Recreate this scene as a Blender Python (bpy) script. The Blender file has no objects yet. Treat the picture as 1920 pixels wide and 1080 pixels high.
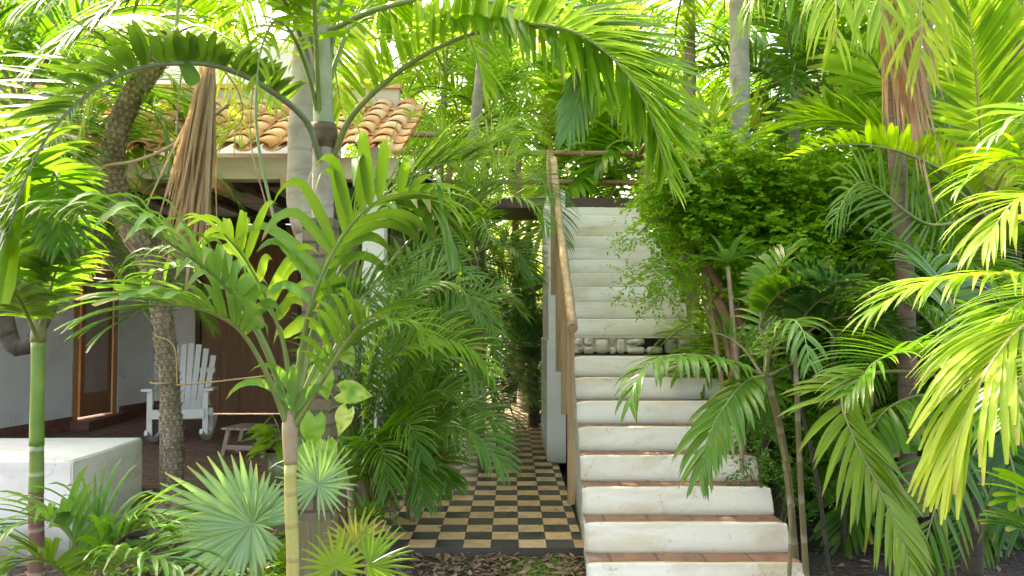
import bpy, math, random
from mathutils import Vector, Matrix, Quaternion, noise
R = math.radians
V = Vector
sc = bpy.context.scene
col = sc.collection

# ------------------------------------------------------------------ camera, sky, sun, exposure
FPX = 1480.0; H = 1.62; PITCH = math.atan(60 / FPX)
cd = bpy.data.cameras.new('camera'); cam = bpy.data.objects.new('camera', cd); col.objects.link(cam)
cd.sensor_width = 36; cd.lens = FPX / 1920 * 36; cd.clip_end = 2000; cd.clip_start = 0.05
cam.location = (0, 0, H); cam.rotation_euler = (R(90) + PITCH, 0, 0)
sc.camera = cam
SUN_EL, SUN_AZ = 50, -38            # azimuth measured from +Y (the view direction) towards +X
w = bpy.data.worlds.new('World'); sc.world = w; w.use_nodes = True
nt = w.node_tree; bg = nt.nodes['Background']
sky = nt.nodes.new('ShaderNodeTexSky'); sky.sky_type = 'NISHITA'; sky.sun_disc = False
sky.sun_elevation = R(SUN_EL); sky.sun_rotation = R(SUN_AZ)
sky.air_density = 1.0; sky.dust_density = 6.0; sky.ozone_density = 0.0
nt.links.new(sky.outputs[0], bg.inputs[0]); bg.inputs[1].default_value = 0.15
sd = bpy.data.lights.new('sun', 'SUN'); sd.energy = 3.0; sd.angle = R(0.5); sd.color = (1, 0.95, 0.88)
so = bpy.data.objects.new('sun', sd); col.objects.link(so)
to_sun = V((math.sin(R(SUN_AZ)) * math.cos(R(SUN_EL)), math.cos(R(SUN_AZ)) * math.cos(R(SUN_EL)), math.sin(R(SUN_EL))))
so.rotation_euler = to_sun.to_track_quat('Z', 'Y').to_euler(); so.location = (0, 0, 20)
sc.view_settings.view_transform = 'Standard'; sc.view_settings.look = 'None'
sc.view_settings.exposure = 2.95; sc.view_settings.gamma = 1.0
sc.view_settings.use_white_balance = True; sc.view_settings.white_balance_temperature = 7300; sc.view_settings.white_balance_tint = 14
sc.cycles.max_bounces = 8; sc.cycles.transparent_max_bounces = 6; sc.cycles.transmission_bounces = 6
sc.cycles.use_denoising = True
sc.cycles.sample_clamp_indirect = 6

# ------------------------------------------------------------------ helpers
CAMR = Matrix.Rotation(PITCH, 3, 'X')
def P(px, py, D):
    """point at depth D (metres along +Y) seen at photo pixel px, py"""
    d = CAMR @ V(((px - 960) / FPX, 1.0, -(py - 540) / FPX))
    d = d * (D / d.y)
    return V((d.x, d.y, H + d.z))
def PP(*a): return [P(*q) for q in a]

class MB:
    def __init__(s): s.v = []; s.f = []; s.mi = []; s.c = []; s.sm = []
    def add(s, vs, fs, mi=0, c=(0.5, 0.5, 0.5), smooth=True, cs=None):
        o = len(s.v); s.v.extend(vs)
        if cs: s.c.extend(cs)
        else: s.c.extend([c] * len(vs))
        for f in fs:
            s.f.append(tuple(i + o for i in f)); s.mi.append(mi); s.sm.append(smooth)
    def box(s, a, b, mi=0, mat=None, c=(0.5, 0.5, 0.5)):
        (x0, y0, z0), (x1, y1, z1) = a, b
        vs = [V(p) for p in ((x0,y0,z0),(x1,y0,z0),(x1,y1,z0),(x0,y1,z0),(x0,y0,z1),(x1,y0,z1),(x1,y1,z1),(x0,y1,z1))]
        if mat: vs = [mat @ p for p in vs]
        s.add(vs, [(0,3,2,1),(4,5,6,7),(0,1,5,4),(1,2,6,5),(2,3,7,6),(3,0,4,7)], mi, c, False)
    def bar(s, p, q, wx, wz, mi=0, up=V((0,0,1)), c=(0.5,0.5,0.5)):
        p = V(p); q = V(q); t = (q - p).normalized(); sx = t.cross(up)
        if sx.length < 1e-3: sx = V((1,0,0))
        sx.normalize(); u = sx.cross(t)
        vs = [b + sx*(i*wx/2) + u*(j*wz/2) for b in (p, q) for i, j in ((-1,-1),(1,-1),(1,1),(-1,1))]
        s.add(vs, [(0,1,2,3),(7,6,5,4),(0,4,5,1),(1,5,6,2),(2,6,7,3),(3,7,4,0)], mi, c, False)
    def tube(s, pts, rad, seg=8, mi=0, c=(0.5,0.5,0.5), cap=True, wob=0.0, seed=0):
        n = len(pts); o = []
        fr = frames(pts)
        if not hasattr(rad, '__len__'): rad = [rad] * n
        L = 0.0; cs = []
        for i in range(n):
            T, S, N = fr[i]
            if i: L += (pts[i] - pts[i-1]).length
            for j in range(seg):
                a = 2 * math.pi * j / seg
                r = rad[i]
                if wob: r *= 1 + wob * noise.noise(V((math.cos(a)*1.3, math.sin(a)*1.3, L*3 + seed*7)))
                o.append(pts[i] + S * (math.cos(a) * r) + N * (math.sin(a) * r))
                cs.append((c[0], min(1, L / 10), c[2]))
        fs = []
        for i in range(n - 1):
            for j in range(seg):
                k = (j + 1) % seg
                fs.append((i*seg+j, i*seg+k, (i+1)*seg+k, (i+1)*seg+j))
        s.add(o, fs, mi, c, True, cs)
        if cap:
            b = len(s.v) - n*seg
            s.f.append(tuple(b + j for j in range(seg))[::-1]); s.mi.append(mi); s.sm.append(False)
            s.f.append(tuple(b + (n-1)*seg + j for j in range(seg))); s.mi.append(mi); s.sm.append(False)
    def build(s, name, mats, parent=None, base=None):
        me = bpy.data.meshes.new(name)
        base = V(base) if base is not None else (V(parent.location) if parent is not None else V((0,0,0)))
        me.from_pydata([tuple(p - base) for p in s.v], [], s.f)
        if not isinstance(mats, (list, tuple)): mats = [mats]
        for m in mats: me.materials.append(m)
        me.polygons.foreach_set('material_index', s.mi)
        me.polygons.foreach_set('use_smooth', s.sm)
        at = me.color_attributes.new('tint', 'FLOAT_COLOR', 'POINT')
        buf = []
        for c in s.c: buf.extend((c[0], c[1], c[2], 1.0))
        at.data.foreach_set('color', buf)
        me.update()
        o = bpy.data.objects.new(name, me); col.objects.link(o)
        if parent is not None: o.parent = parent
        else: o.location = base
        return o

def catmull(pts, n):
    if len(pts) == 2: return [pts[0].lerp(pts[1], i/(n-1)) for i in range(n)]
    q = [pts[0]*2 - pts[1]] + list(pts) + [pts[-1]*2 - pts[-2]]
    dense = []
    for i in range(1, len(q) - 2):
        p0, p1, p2, p3 = q[i-1], q[i], q[i+1], q[i+2]
        for k in range(12):
            t = k / 12
            dense.append(0.5 * ((2*p1) + (p2-p0)*t + (2*p0-5*p1+4*p2-p3)*t*t + (3*p1-p0-3*p2+p3)*t*t*t))
    dense.append(pts[-1].copy())
    cum = [0]
    for a, b in zip(dense, dense[1:]): cum.append(cum[-1] + (b-a).length)
    out = []; j = 0
    for i in range(n):
        d = cum[-1] * i / (n-1)
        while j < len(cum) - 2 and cum[j+1] < d: j += 1
        k = (d - cum[j]) / max(1e-9, cum[j+1] - cum[j])
        out.append(dense[j].lerp(dense[j+1], min(1, k)))
    return out

def frames(pts, ref=None):
    """(tangent, side, normal) at every point; the normal is carried along from where the ref direction (up) fits best"""
    n = len(pts); T = []
    for i in range(n):
        t = pts[min(i+1, n-1)] - pts[max(i-1, 0)]
        T.append(t.normalized() if t.length > 1e-9 else V((0,0,1)))
    ref = V(ref).normalized() if ref is not None else V((0,0,1))
    k = min(range(n), key=lambda i: abs(T[i].dot(ref)))
    N = [None]*n
    b = ref - T[k]*ref.dot(T[k])
    if b.length < 1e-3: b = V((1,0,0)) - T[k]*T[k].x
    if b.length < 1e-3: b = V((0,1,0))
    N[k] = b.normalized()
    for i in range(k+1, n):
        b = N[i-1] - T[i]*N[i-1].dot(T[i]); N[i] = b.normalized()
    for i in range(k-1, -1, -1):
        b = N[i+1] - T[i]*N[i+1].dot(T[i]); N[i] = b.normalized()
    return [(T[i], T[i].cross(N[i]).normalized(), N[i]) for i in range(n)]

def lerp_tab(tab, t):
    for (a, x), (b, y) in zip(tab, tab[1:]):
        if t <= b: return x + (y-x)*(t-a)/(b-a)
    return tab[-1][1]
LEN = [(0,.5),(.2,.9),(.45,1),(.7,.88),(.88,.62),(1,.38)]
WP = {'point': [(0,.35),(.12,.85),(.35,1),(.65,.78),(.88,.36),(1,.03)],
      'blunt': [(0,.3),(.15,.7),(.45,1),(.75,1),(.93,.75),(1,.4)],
      'jag': [(0,.3),(.2,.75),(.6,1),(.92,1.05),(1,.7)]}
G = V((0,0,-1))
def leaflet(m, p, d, n, L, W, droop, fold, prof, seg, rnd, mi=0, flat=False, yel=0.0, kink=0.0):
    kt = rnd.uniform(.3,.6)
    tab = WP[prof]; vs = []; cs = []
    d = d.normalized(); r0 = rnd.random(); tw = rnd.uniform(-.25, .25)
    ds = L / seg; wv = d.cross(n)
    if wv.length < 1e-3: wv = d.orthogonal()
    wv.normalize()
    for i in range(seg + 1):
        t = i / seg
        wv = (wv - d*wv.dot(d)).normalized()
        nn = wv.cross(d)
        ww = (wv * math.cos(tw*t) + nn * math.sin(tw*t))
        hw = W * 0.5 * lerp_tab(tab, t)
        c = (r0, t, yel)
        if flat:
            vs += [p - ww*hw, p + ww*hw]; cs += [c, c]
        else:
            vs += [p - ww*hw + nn*(fold*hw), p.copy(), p + ww*hw + nn*(fold*hw)]; cs += [c, (r0, t, min(1, yel+.12)), c]
        p = p + d * ds
        k = droop * (0.25 + 1.5*t) / seg * 1.6
        if kink and kt < t < kt + .4:
            hz = V((p.x - vs[0].x, p.y - vs[0].y, 0)); k += kink*3/seg; d = d + (hz.normalized() if hz.length > 1e-4 else V((0,-1,0)))*(.9*kink/seg)
        d = (d + G*k).normalized()
    fs = []
    st = 2 if flat else 3
    for i in range(seg):
        for j in range(st - 1):
            a = i*st + j
            fs.append((a, a+1, a+1+st, a+st))
    m.add(vs, fs, mi, smooth=True, cs=cs)

def frond(m, pts, n=40, L=.5, W=.04, t0=.18, ang=(75,28), lift=25, droop=.7, fold=.3, ref=None, roll=0,
          sides=(1,-1), prof='point', seg=6, seed=1, rach=.014, flat=False, tab=LEN, yel=0.0, jit=6, lifts=None, tipyel=0.0, kink=(0,0), rag=.05):
    rnd = random.Random(seed)
    N = max(24, n)
    sp = catmull(pts, N); fr = frames(sp, ref)
    if roll:
        q = math.radians(roll)
        fr = [(T, S*math.cos(q) + Nn*math.sin(q), Nn*math.cos(q) - S*math.sin(q)) for T, S, Nn in fr]
    m.tube(sp, [rach * (1.25 - 1.05*(i/(N-1))) for i in range(N)], 5, 1, (rnd.random(), .5, yel), cap=False)
    for i in range(n):
        t = t0 + (1-t0) * (i + .5) / n
        for sd_ in sides:
            tt = min(.999, max(0, t + rnd.uniform(-.3,.3)/n)); x = tt*(N-1); k = int(x)
            p = sp[k].lerp(sp[k+1], x-k); T, S, Nn = fr[k]
            u = (tt - t0)/(1-t0); qq = rnd.random()
            if qq < rag*.5: continue
            cut = rnd.uniform(.35,.75) if qq < rag*1.4 else 1.0
            a = math.radians(ang[0] + (ang[1]-ang[0])*u + rnd.uniform(-jit, jit))
            lf = lift if lifts is None else lifts[0 if sd_ > 0 else 1]
            l = math.radians(lf + rnd.uniform(-jit, jit)*1.3)
            d = T*math.cos(a) + (S*sd_*math.cos(l) + Nn*math.sin(l))*math.sin(a)
            leaflet(m, p, d, Nn, L*lerp_tab(tab, u)*rnd.uniform(.86,1.08)*cut, W*rnd.uniform(.8,1.1)*(1 - .35*u*u),
                    droop*rnd.uniform(.7,1.35), fold, prof, seg, rnd, 0, flat, min(1, max(0, yel + rnd.uniform(-.14,.14) + tipyel*u*u + (.5 if cut < 1 else 0))), kink[0 if sd_ > 0 else 1])
    return m

def empty(name, loc, label, cat, group=None, rz=0):
    o = bpy.data.objects.new(name, None); col.objects.link(o); o.location = loc; o.rotation_euler = (0,0,rz)
    o.empty_display_size = .2
    o['label'] = label; o['category'] = cat
    if group: o['group'] = group
    return o
def tag(o, label, cat, group=None):
    o['label'] = label; o['category'] = cat
    if group: o['group'] = group
    return o
def kind(o, k): o['kind'] = k; return o

# ------------------------------------------------------------------ materials
def newmat(name):
    m = bpy.data.materials.new(name); m.use_nodes = True
    nt = m.node_tree; nt.nodes.clear()
    out = nt.nodes.new('ShaderNodeOutputMaterial'); b = nt.nodes.new('ShaderNodeBsdfPrincipled')
    nt.links.new(b.outputs[0], out.inputs[0])
    return m, nt, b, out
def N_(nt, t, **k):
    n = nt.nodes.new(t)
    for a, v in k.items(): setattr(n, a, v)
    return n
def noise_n(nt, scale, detail=4, vec=None, rough=.55, dist=0):
    n = N_(nt, 'ShaderNodeTexNoise'); n.inputs['Scale'].default_value = scale; n.inputs['Detail'].default_value = detail
    n.inputs['Roughness'].default_value = rough; n.inputs['Distortion'].default_value = dist
    if vec is not None: nt.links.new(vec, n.inputs['Vector'])
    return n
def ramp(nt, fac, stops):
    r = N_(nt, 'ShaderNodeValToRGB'); e = r.color_ramp.elements
    while len(e) < len(stops): e.new(.5)
    for i, (p, c) in enumerate(stops):
        e[i].position = p; e[i].color = (*c, 1) if len(c) == 3 else c
    nt.links.new(fac, r.inputs[0]); return r
def mix(nt, fac, a, b, mode='MIX'):
    n = N_(nt, 'ShaderNodeMix', data_type='RGBA', blend_type=mode)
    for sock, v in ((n.inputs[0], fac), (n.inputs[6], a), (n.inputs[7], b)):
        if isinstance(v, bpy.types.NodeSocket): nt.links.new(v, sock)
        elif isinstance(v, (int, float)): sock.default_value = v
        else: sock.default_value = (*v, 1)
    return n.outputs[2]
def math_n(nt, op, a, b=None):
    n = N_(nt, 'ShaderNodeMath', operation=op)
    for s, v in zip(n.inputs, (a, b)):
        if v is None: continue
        if isinstance(v, bpy.types.NodeSocket): nt.links.new(v, s)
        else: s.default_value = v
    return n.outputs[0]
def bump(nt, b, height, strength=.3, dist=.01):
    n = N_(nt, 'ShaderNodeBump'); n.inputs['Strength'].default_value = strength; n.inputs['Distance'].default_value = dist
    nt.links.new(height, n.inputs['Height']); nt.links.new(n.outputs[0], b.inputs['Normal']); return n
def objco(nt): return N_(nt, 'ShaderNodeTexCoord').outputs['Object']

def leaf_mat(name, dark, light, yellow, trans, tamt=.42, rough=.38, tip=(.38,.24,.08), tipamt=.7):
    m, nt, b, out = newmat(name)
    at = N_(nt, 'ShaderNodeAttribute', attribute_name='tint')
    sep = N_(nt, 'ShaderNodeSeparateColor'); nt.links.new(at.outputs['Color'], sep.inputs[0])
    c = mix(nt, sep.outputs[0], dark, light)
    ns = noise_n(nt, 9, 3, objco(nt))
    ns2 = noise_n(nt, 1.6, 3, objco(nt)); f = ramp(nt, math_n(nt, 'MULTIPLY', math_n(nt, 'ADD', ns.outputs[0], ns2.outputs[0]), .5), [(.36,(0,0,0)),(.64,(.8,.8,.8))]).outputs[0]
    c = mix(nt, f, c, light)
    sp = noise_n(nt, 70, 2, objco(nt)); c = mix(nt, math_n(nt, 'MULTIPLY', ramp(nt, sp.outputs[0], [(.66,(0,0,0)),(.74,(1,1,1))]).outputs[0], .35), c, tip)
    c = mix(nt, sep.outputs[2], c, yellow)
    tp = ramp(nt, sep.outputs[1], [(.80, (0,0,0)), (.97, (1,1,1))])
    rr = math_n(nt, 'GREATER_THAN', sep.outputs[0], .55)
    tf = math_n(nt, 'MULTIPLY', math_n(nt, 'MULTIPLY', tp.outputs[0], rr), tipamt)
    c = mix(nt, tf, c, tip)
    nt.links.new(c, b.inputs['Base Color']); b.inputs['Roughness'].default_value = rough
    b.inputs['Specular IOR Level'].default_value = .28
    tr = N_(nt, 'ShaderNodeBsdfTranslucent')
    tc = mix(nt, sep.outputs[0], trans, tuple(min(1, x*1.25) for x in trans))
    tc = mix(nt, tf, tc, tip)
    nt.links.new(tc, tr.inputs['Color'])
    ms = N_(nt, 'ShaderNodeMixShader'); ms.inputs[0].default_value = tamt
    nt.links.new(b.outputs[0], ms.inputs[1]); nt.links.new(tr.outputs[0], ms.inputs[2]); nt.links.new(ms.outputs[0], out.inputs[0])
    return m
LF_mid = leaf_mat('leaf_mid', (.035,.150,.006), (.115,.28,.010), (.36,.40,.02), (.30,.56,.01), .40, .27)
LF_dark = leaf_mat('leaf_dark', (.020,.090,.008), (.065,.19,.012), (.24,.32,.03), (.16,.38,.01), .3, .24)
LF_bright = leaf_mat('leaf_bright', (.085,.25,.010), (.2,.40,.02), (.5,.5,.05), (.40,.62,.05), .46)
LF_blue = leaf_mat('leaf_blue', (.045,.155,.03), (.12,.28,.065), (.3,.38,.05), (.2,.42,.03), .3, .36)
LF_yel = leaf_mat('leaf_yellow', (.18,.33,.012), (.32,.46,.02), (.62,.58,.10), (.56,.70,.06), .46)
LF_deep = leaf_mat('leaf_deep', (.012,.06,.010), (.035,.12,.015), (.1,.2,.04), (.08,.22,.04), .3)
LF_dead = leaf_mat('leaf_dead', (.28,.17,.09), (.52,.38,.22), (.55,.42,.2), (.5,.32,.15), .25, .8)
LF_copper = leaf_mat('leaf_copper', (.44,.27,.17), (.72,.52,.36), (.6,.45,.25), (.5,.25,.1), .25, .7)

def stem_mat(name, a, b_, rough=.5, rings=None, ringc=(.3,.3,.2), bumpk=.2):
    m, nt, b, out = newmat(name)
    co = objco(nt)
    n1 = noise_n(nt, 6, 5, co); r1 = ramp(nt, n1.outputs[0], [(.32, a), (.68, b_)]); c = r1.outputs[0]
    n2 = noise_n(nt, 45, 4, co); c = mix(nt, math_n(nt, 'MULTIPLY', n2.outputs[0], .35), c, tuple(x*.45 for x in a))
    h = n2.outputs[0]
    if rings:
        at = N_(nt, 'ShaderNodeAttribute', attribute_name='tint')
        sep = N_(nt, 'ShaderNodeSeparateColor'); nt.links.new(at.outputs['Color'], sep.inputs[0])
        z = math_n(nt, 'MULTIPLY', sep.outputs[1], 10*rings)
        z = math_n(nt, 'ADD', z, math_n(nt, 'MULTIPLY', n1.outputs[0], .5))
        fr = math_n(nt, 'FRACT', z)
        rg = ramp(nt, fr, [(0, (1,1,1)), (.10, (.9,.9,.9)), (.2, (0,0,0))])
        c = mix(nt, math_n(nt, 'MULTIPLY', math_n(nt, 'MULTIPLY', rg.outputs[0], .9), math_n(nt, 'MULTIPLY', n1.outputs[0], 1.2)), c, ringc)
        h = math_n(nt, 'SUBTRACT', h, rg.outputs[0])
    nt.links.new(c, b.inputs['Base Color']); b.inputs['Roughness'].default_value = rough
    bump(nt, b, h, bumpk, .012)
    return m
ST_green = stem_mat('stem_green', (.16,.24,.06), (.28,.36,.11), .4)
ST_shaft = stem_mat('crownshaft_green', (.30,.36,.19), (.46,.48,.30), .45)
ST_canep = stem_mat('cane_plain', (.12,.24,.03), (.22,.36,.07), .35)
ST_rachis = stem_mat('rachis_grey', (.16,.2,.1), (.3,.32,.22), .5)
ST_yel = stem_mat('stem_yellow', (.42,.40,.10), (.55,.50,.16), .4, 7, (.30,.2,.08))
ST_olive = stem_mat('stem_olive', (.14,.15,.05), (.25,.25,.1), .5)
ST_tan = stem_mat('stem_tan', (.33,.24,.13), (.48,.38,.22), .7)
ST_grey = stem_mat('bark_grey', (.34,.30,.23), (.56,.52,.43), .85, 6, (.30,.26,.20), .35)
ST_brown = stem_mat('bark_brown', (.13,.09,.055), (.27,.2,.13), .9, 8, (.07,.05,.03), .5)
ST_cane = stem_mat('cane_green', (.10,.2,.03), (.2,.32,.06), .35, 8, (.5,.5,.38), .15)
ST_canebrown = stem_mat('cane_brown', (.13,.06,.045), (.2,.11,.07), .4, 9, (.4,.32,.24), .15)
ST_rough = stem_mat('bark_scales', (.20,.155,.095), (.38,.31,.20), .95, None, bumpk=.8)
ST_dark = stem_mat('bark_dark', (.05,.042,.03), (.11,.09,.06), .9, 8, (.03,.025,.02), .5)
ST_bamboo = stem_mat('bamboo_cane', (.16,.14,.05), (.27,.22,.1), .5, 4, (.4,.36,.26), .2)

def plaster(name, base=(.78,.76,.70), stain=(.50,.42,.25), amt=.5, sc1=3.0, moss=0.0, step=False):
    m, nt, b, out = newmat(name); co = objco(nt)
    mp = N_(nt, 'ShaderNodeMapping'); nt.links.new(co, mp.inputs[0]); mp.inputs['Scale'].default_value = (.55, 1, 1.6)
    n1 = noise_n(nt, sc1, 6, mp.outputs[0], .62, .4)
    f = ramp(nt, n1.outputs[0], [(.45, (0,0,0)), (.75, (1,1,1))])
    c = mix(nt, math_n(nt, 'MULTIPLY', f.outputs[0], amt), base, stain)
    n2 = noise_n(nt, 17, 5, co, .7)
    f2 = ramp(nt, n2.outputs[0], [(.62, (0,0,0)), (.78, (1,1,1))])
    c = mix(nt, math_n(nt, 'MULTIPLY', f2.outputs[0], amt*.6), c, tuple(x*.55 for x in stain))
    if moss:
        g = N_(nt, 'ShaderNodeNewGeometry'); s = N_(nt, 'ShaderNodeSeparateXYZ'); nt.links.new(g.outputs['Position'], s.inputs[0])
        zz = ramp(nt, math_n(nt, 'ADD', s.outputs[2], math_n(nt, 'MULTIPLY', n1.outputs[0], .5)), [(.14, (1,1,1)), (.5, (0,0,0))])
        c = mix(nt, math_n(nt, 'MULTIPLY', zz.outputs[0], moss), c, (.14,.15,.07))
    vr = N_(nt, 'ShaderNodeTexVoronoi', feature='DISTANCE_TO_EDGE'); vr.inputs['Scale'].default_value = 1.7
    nt.links.new(mix(nt, .12, co, n2.outputs[1]), vr.inputs['Vector'])
    ck = math_n(nt, 'MULTIPLY', math_n(nt, 'LESS_THAN', vr.outputs['Distance'], .0035), math_n(nt, 'GREATER_THAN', n1.outputs[0], .5))
    c = mix(nt, math_n(nt, 'MULTIPLY', ck, .55), c, (.25,.2,.13))
    if step:
        g = N_(nt, 'ShaderNodeNewGeometry'); s = N_(nt, 'ShaderNodeSeparateXYZ'); nt.links.new(g.outputs['Position'], s.inputs[0])
        ph = math_n(nt, 'FRACT', math_n(nt, 'DIVIDE', math_n(nt, 'SUBTRACT', s.outputs[2], -.07 - .68), .17))
        edge = ramp(nt, math_n(nt, 'ADD', ph, math_n(nt, 'MULTIPLY', math_n(nt, 'SUBTRACT', n1.outputs[0], .5), .7)), [(0,(1,1,1)),(.14,(.25,.25,.25)),(.3,(0,0,0)),(.9,(0,0,0)),(1,(.35,.35,.35))])
        c = mix(nt, math_n(nt, 'MULTIPLY', edge.outputs[0], math_n(nt, 'ADD', math_n(nt, 'MULTIPLY', f2.outputs[0], .4), .42)), c, (.30,.25,.12))
    n3 = noise_n(nt, 60, 4, co)
    nt.links.new(c, b.inputs['Base Color']); b.inputs['Roughness'].default_value = .8
    hh = math_n(nt, 'ADD', math_n(nt, 'MULTIPLY', n1.outputs[0], 1.5), math_n(nt, 'MULTIPLY', n3.outputs[0], .4))
    bump(nt, b, hh, .35, .012)
    return m
PL_white = plaster('plaster_white', (.88,.86,.82), (.55,.5,.38), .4, 2, .75)
PL_block = plaster('plaster_block', (.80,.77,.69), (.50,.46,.34), .75, 2.4, .9)
PL_riser = plaster('plaster_riser', (.80,.75,.62), (.55,.45,.25), .95, 2.6, step=True)
PL_side = plaster('plaster_side', (.82,.81,.79), (.5,.47,.35), .3, 2, .8)
PL_beige = plaster('plaster_beige', (.60,.52,.38), (.38,.3,.2), .5, 2)
PL_red = plaster('plaster_red', (.55,.22,.12), (.35,.14,.08), .5, 2)

def wood(name, a, b_, axis=2, rough=.6, sc_=1.0, plank=0):
    m, nt, b, out = newmat(name); co = objco(nt)
    mp = N_(nt, 'ShaderNodeMapping'); nt.links.new(co, mp.inputs[0])
    s = [22*sc_, 22*sc_, 22*sc_]; s[axis] = 1.4*sc_; mp.inputs['Scale'].default_value = s
    n1 = noise_n(nt, 1.3, 6, mp.outputs[0], .6, .6)
    r = ramp(nt, n1.outputs[0], [(.3, a), (.7, b_)]); c = r.outputs[0]
    n2 = noise_n(nt, 2, 3, co); c = mix(nt, math_n(nt, 'MULTIPLY', n2.outputs[0], .5), c, tuple(x*.6 for x in a))
    h = n1.outputs[0]
    nt.links.new(c, b.inputs['Base Color']); b.inputs['Roughness'].default_value = rough
    bump(nt, b, h, .3, .006)
    return m
WD_rail = wood('rail_wood', (.24,.14,.065), (.62,.42,.24), 1)
WD_post = wood('post_wood', (.24,.14,.055), (.56,.37,.17), 2)
WD_dark = wood('dark_wood', (.06,.035,.022), (.14,.08,.045), 0)
WD_door = wood('door_wood', (.24,.11,.045), (.42,.22,.10), 2)
WD_frame = wood('frame_wood', (.52,.28,.11), (.68,.42,.2), 2)
WD_grey = wood('weathered_wood', (.34,.22,.17), (.50,.36,.29), 0)
WD_mossy = wood('mossy_wood', (.17,.15,.07), (.30,.25,.14), 2)

def brickmat(name, c1, c2, c3, scale=(5,10), mortar=(.12,.09,.07), msize=.02, axes='xy'):
    m, nt, b, out = newmat(name); co = objco(nt)
    sep = N_(nt, 'ShaderNodeSeparateXYZ'); nt.links.new(co, sep.inputs[0])
    cb = N_(nt, 'ShaderNodeCombineXYZ')
    nt.links.new(sep.outputs['xyz'.index(axes[0])], cb.inputs[0]); nt.links.new(sep.outputs['xyz'.index(axes[1])], cb.inputs[1])
    br = N_(nt, 'ShaderNodeTexBrick'); nt.links.new(cb.outputs[0], br.inputs['Vector'])
    br.inputs['Scale'].default_value = 1; br.inputs['Brick Width'].default_value = scale[0]; br.inputs['Row Height'].default_value = scale[1]
    br.inputs['Mortar Size'].default_value = msize; br.inputs['Color1'].default_value = (*c1,1); br.inputs['Color2'].default_value = (*c2,1)
    br.inputs['Mortar'].default_value = (*mortar,1); br.inputs['Mortar Smooth'].default_value = .4
    n1 = noise_n(nt, 5, 6, co, .65); f = ramp(nt, n1.outputs[0], [(.42,(0,0,0)),(.66,(1,1,1))])
    c = mix(nt, math_n(nt,'MULTIPLY', f.outputs[0], .8), br.outputs[0], c3)
    n2 = noise_n(nt, 40, 5, co, .7); c = mix(nt, math_n(nt,'MULTIPLY', n2.outputs[0], .5), c, tuple(x*.4 for x in c1))
    nt.links.new(c, b.inputs['Base Color']); b.inputs['Roughness'].default_value = .8
    h = math_n(nt, 'SUBTRACT', math_n(nt,'MULTIPLY', n2.outputs[0], .6), br.outputs['Fac'])
    bump(nt, b, h, .5, .01)
    return m
BR_tread = brickmat('tread_brick', (.36,.17,.10), (.25,.14,.09), (.14,.11,.09), (.30,.6), (.14,.10,.08), .012)
BR_patio = brickmat('patio_brick', (.38,.19,.11), (.22,.12,.08), (.12,.10,.07), (.24,.12), (.04,.035,.03), .012)
BR_wall = brickmat('base_brick', (.33,.11,.06), (.22,.09,.05), (.12,.07,.05), (.26,.09), (.12,.09,.07), .01, 'yz')
BR_pillar = brickmat('pillar_brick', (.30,.22,.14), (.22,.17,.11), (.13,.13,.07), (.5,.085), (.08,.07,.05), .012, 'xz')

def tilemat():
    m, nt, b, out = newmat('checker_tiles')
    g = N_(nt, 'ShaderNodeNewGeometry'); s = N_(nt, 'ShaderNodeSeparateXYZ'); nt.links.new(g.outputs['Position'], s.inputs[0])
    u = math_n(nt, 'DIVIDE', math_n(nt, 'SUBTRACT', s.outputs[0], .048), .2); v = math_n(nt, 'DIVIDE', math_n(nt, 'SUBTRACT', s.outputs[1], 5.69), .211)
    fu = math_n(nt, 'FLOOR', u); fv = math_n(nt, 'FLOOR', v)
    par = math_n(nt, 'ABSOLUTE', math_n(nt, 'MODULO', math_n(nt, 'ADD', fu, fv), 2))
    cb = N_(nt, 'ShaderNodeCombineXYZ'); nt.links.new(fu, cb.inputs[0]); nt.links.new(fv, cb.inputs[1])
    wn = N_(nt, 'ShaderNodeTexWhiteNoise', noise_dimensions='2D'); nt.links.new(cb.outputs[0], wn.inputs[0])
    tan = mix(nt, wn.outputs[0], (.60,.36,.17), (.70,.46,.25)); blk = mix(nt, wn.outputs[0], (.016,.018,.022), (.04,.04,.044))
    c = mix(nt, par, tan, blk)
    n1 = noise_n(nt, 7, 6, g.outputs['Position'], .65); f = ramp(nt, n1.outputs[0], [(.45,(0,0,0)),(.75,(1,1,1))])
    c = mix(nt, math_n(nt,'MULTIPLY', f.outputs[0], .55), c, (.20,.15,.10))
    gu = math_n(nt, 'FRACT', u); gv = math_n(nt, 'FRACT', v)
    eu = math_n(nt, 'MINIMUM', gu, math_n(nt,'SUBTRACT', 1, gu)); ev = math_n(nt, 'MINIMUM', gv, math_n(nt,'SUBTRACT', 1, gv))
    gr = math_n(nt, 'LESS_THAN', math_n(nt,'MINIMUM', eu, ev), .011)
    c = mix(nt, gr, c, (.08,.065,.05))
    nt.links.new(c, b.inputs['Base Color'])
    rr = ramp(nt, n1.outputs[0], [(.3,(.28,.28,.28)),(.7,(.6,.6,.6))]); nt.links.new(rr.outputs[0], b.inputs['Roughness'])
    n4 = noise_n(nt, 2.5, 3, g.outputs['Position'])
    bump(nt, b, math_n(nt,'SUBTRACT', math_n(nt, 'MULTIPLY', n4.outputs[0], 2), gr), .25, .006)
    return m
TILE = tilemat()

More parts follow.
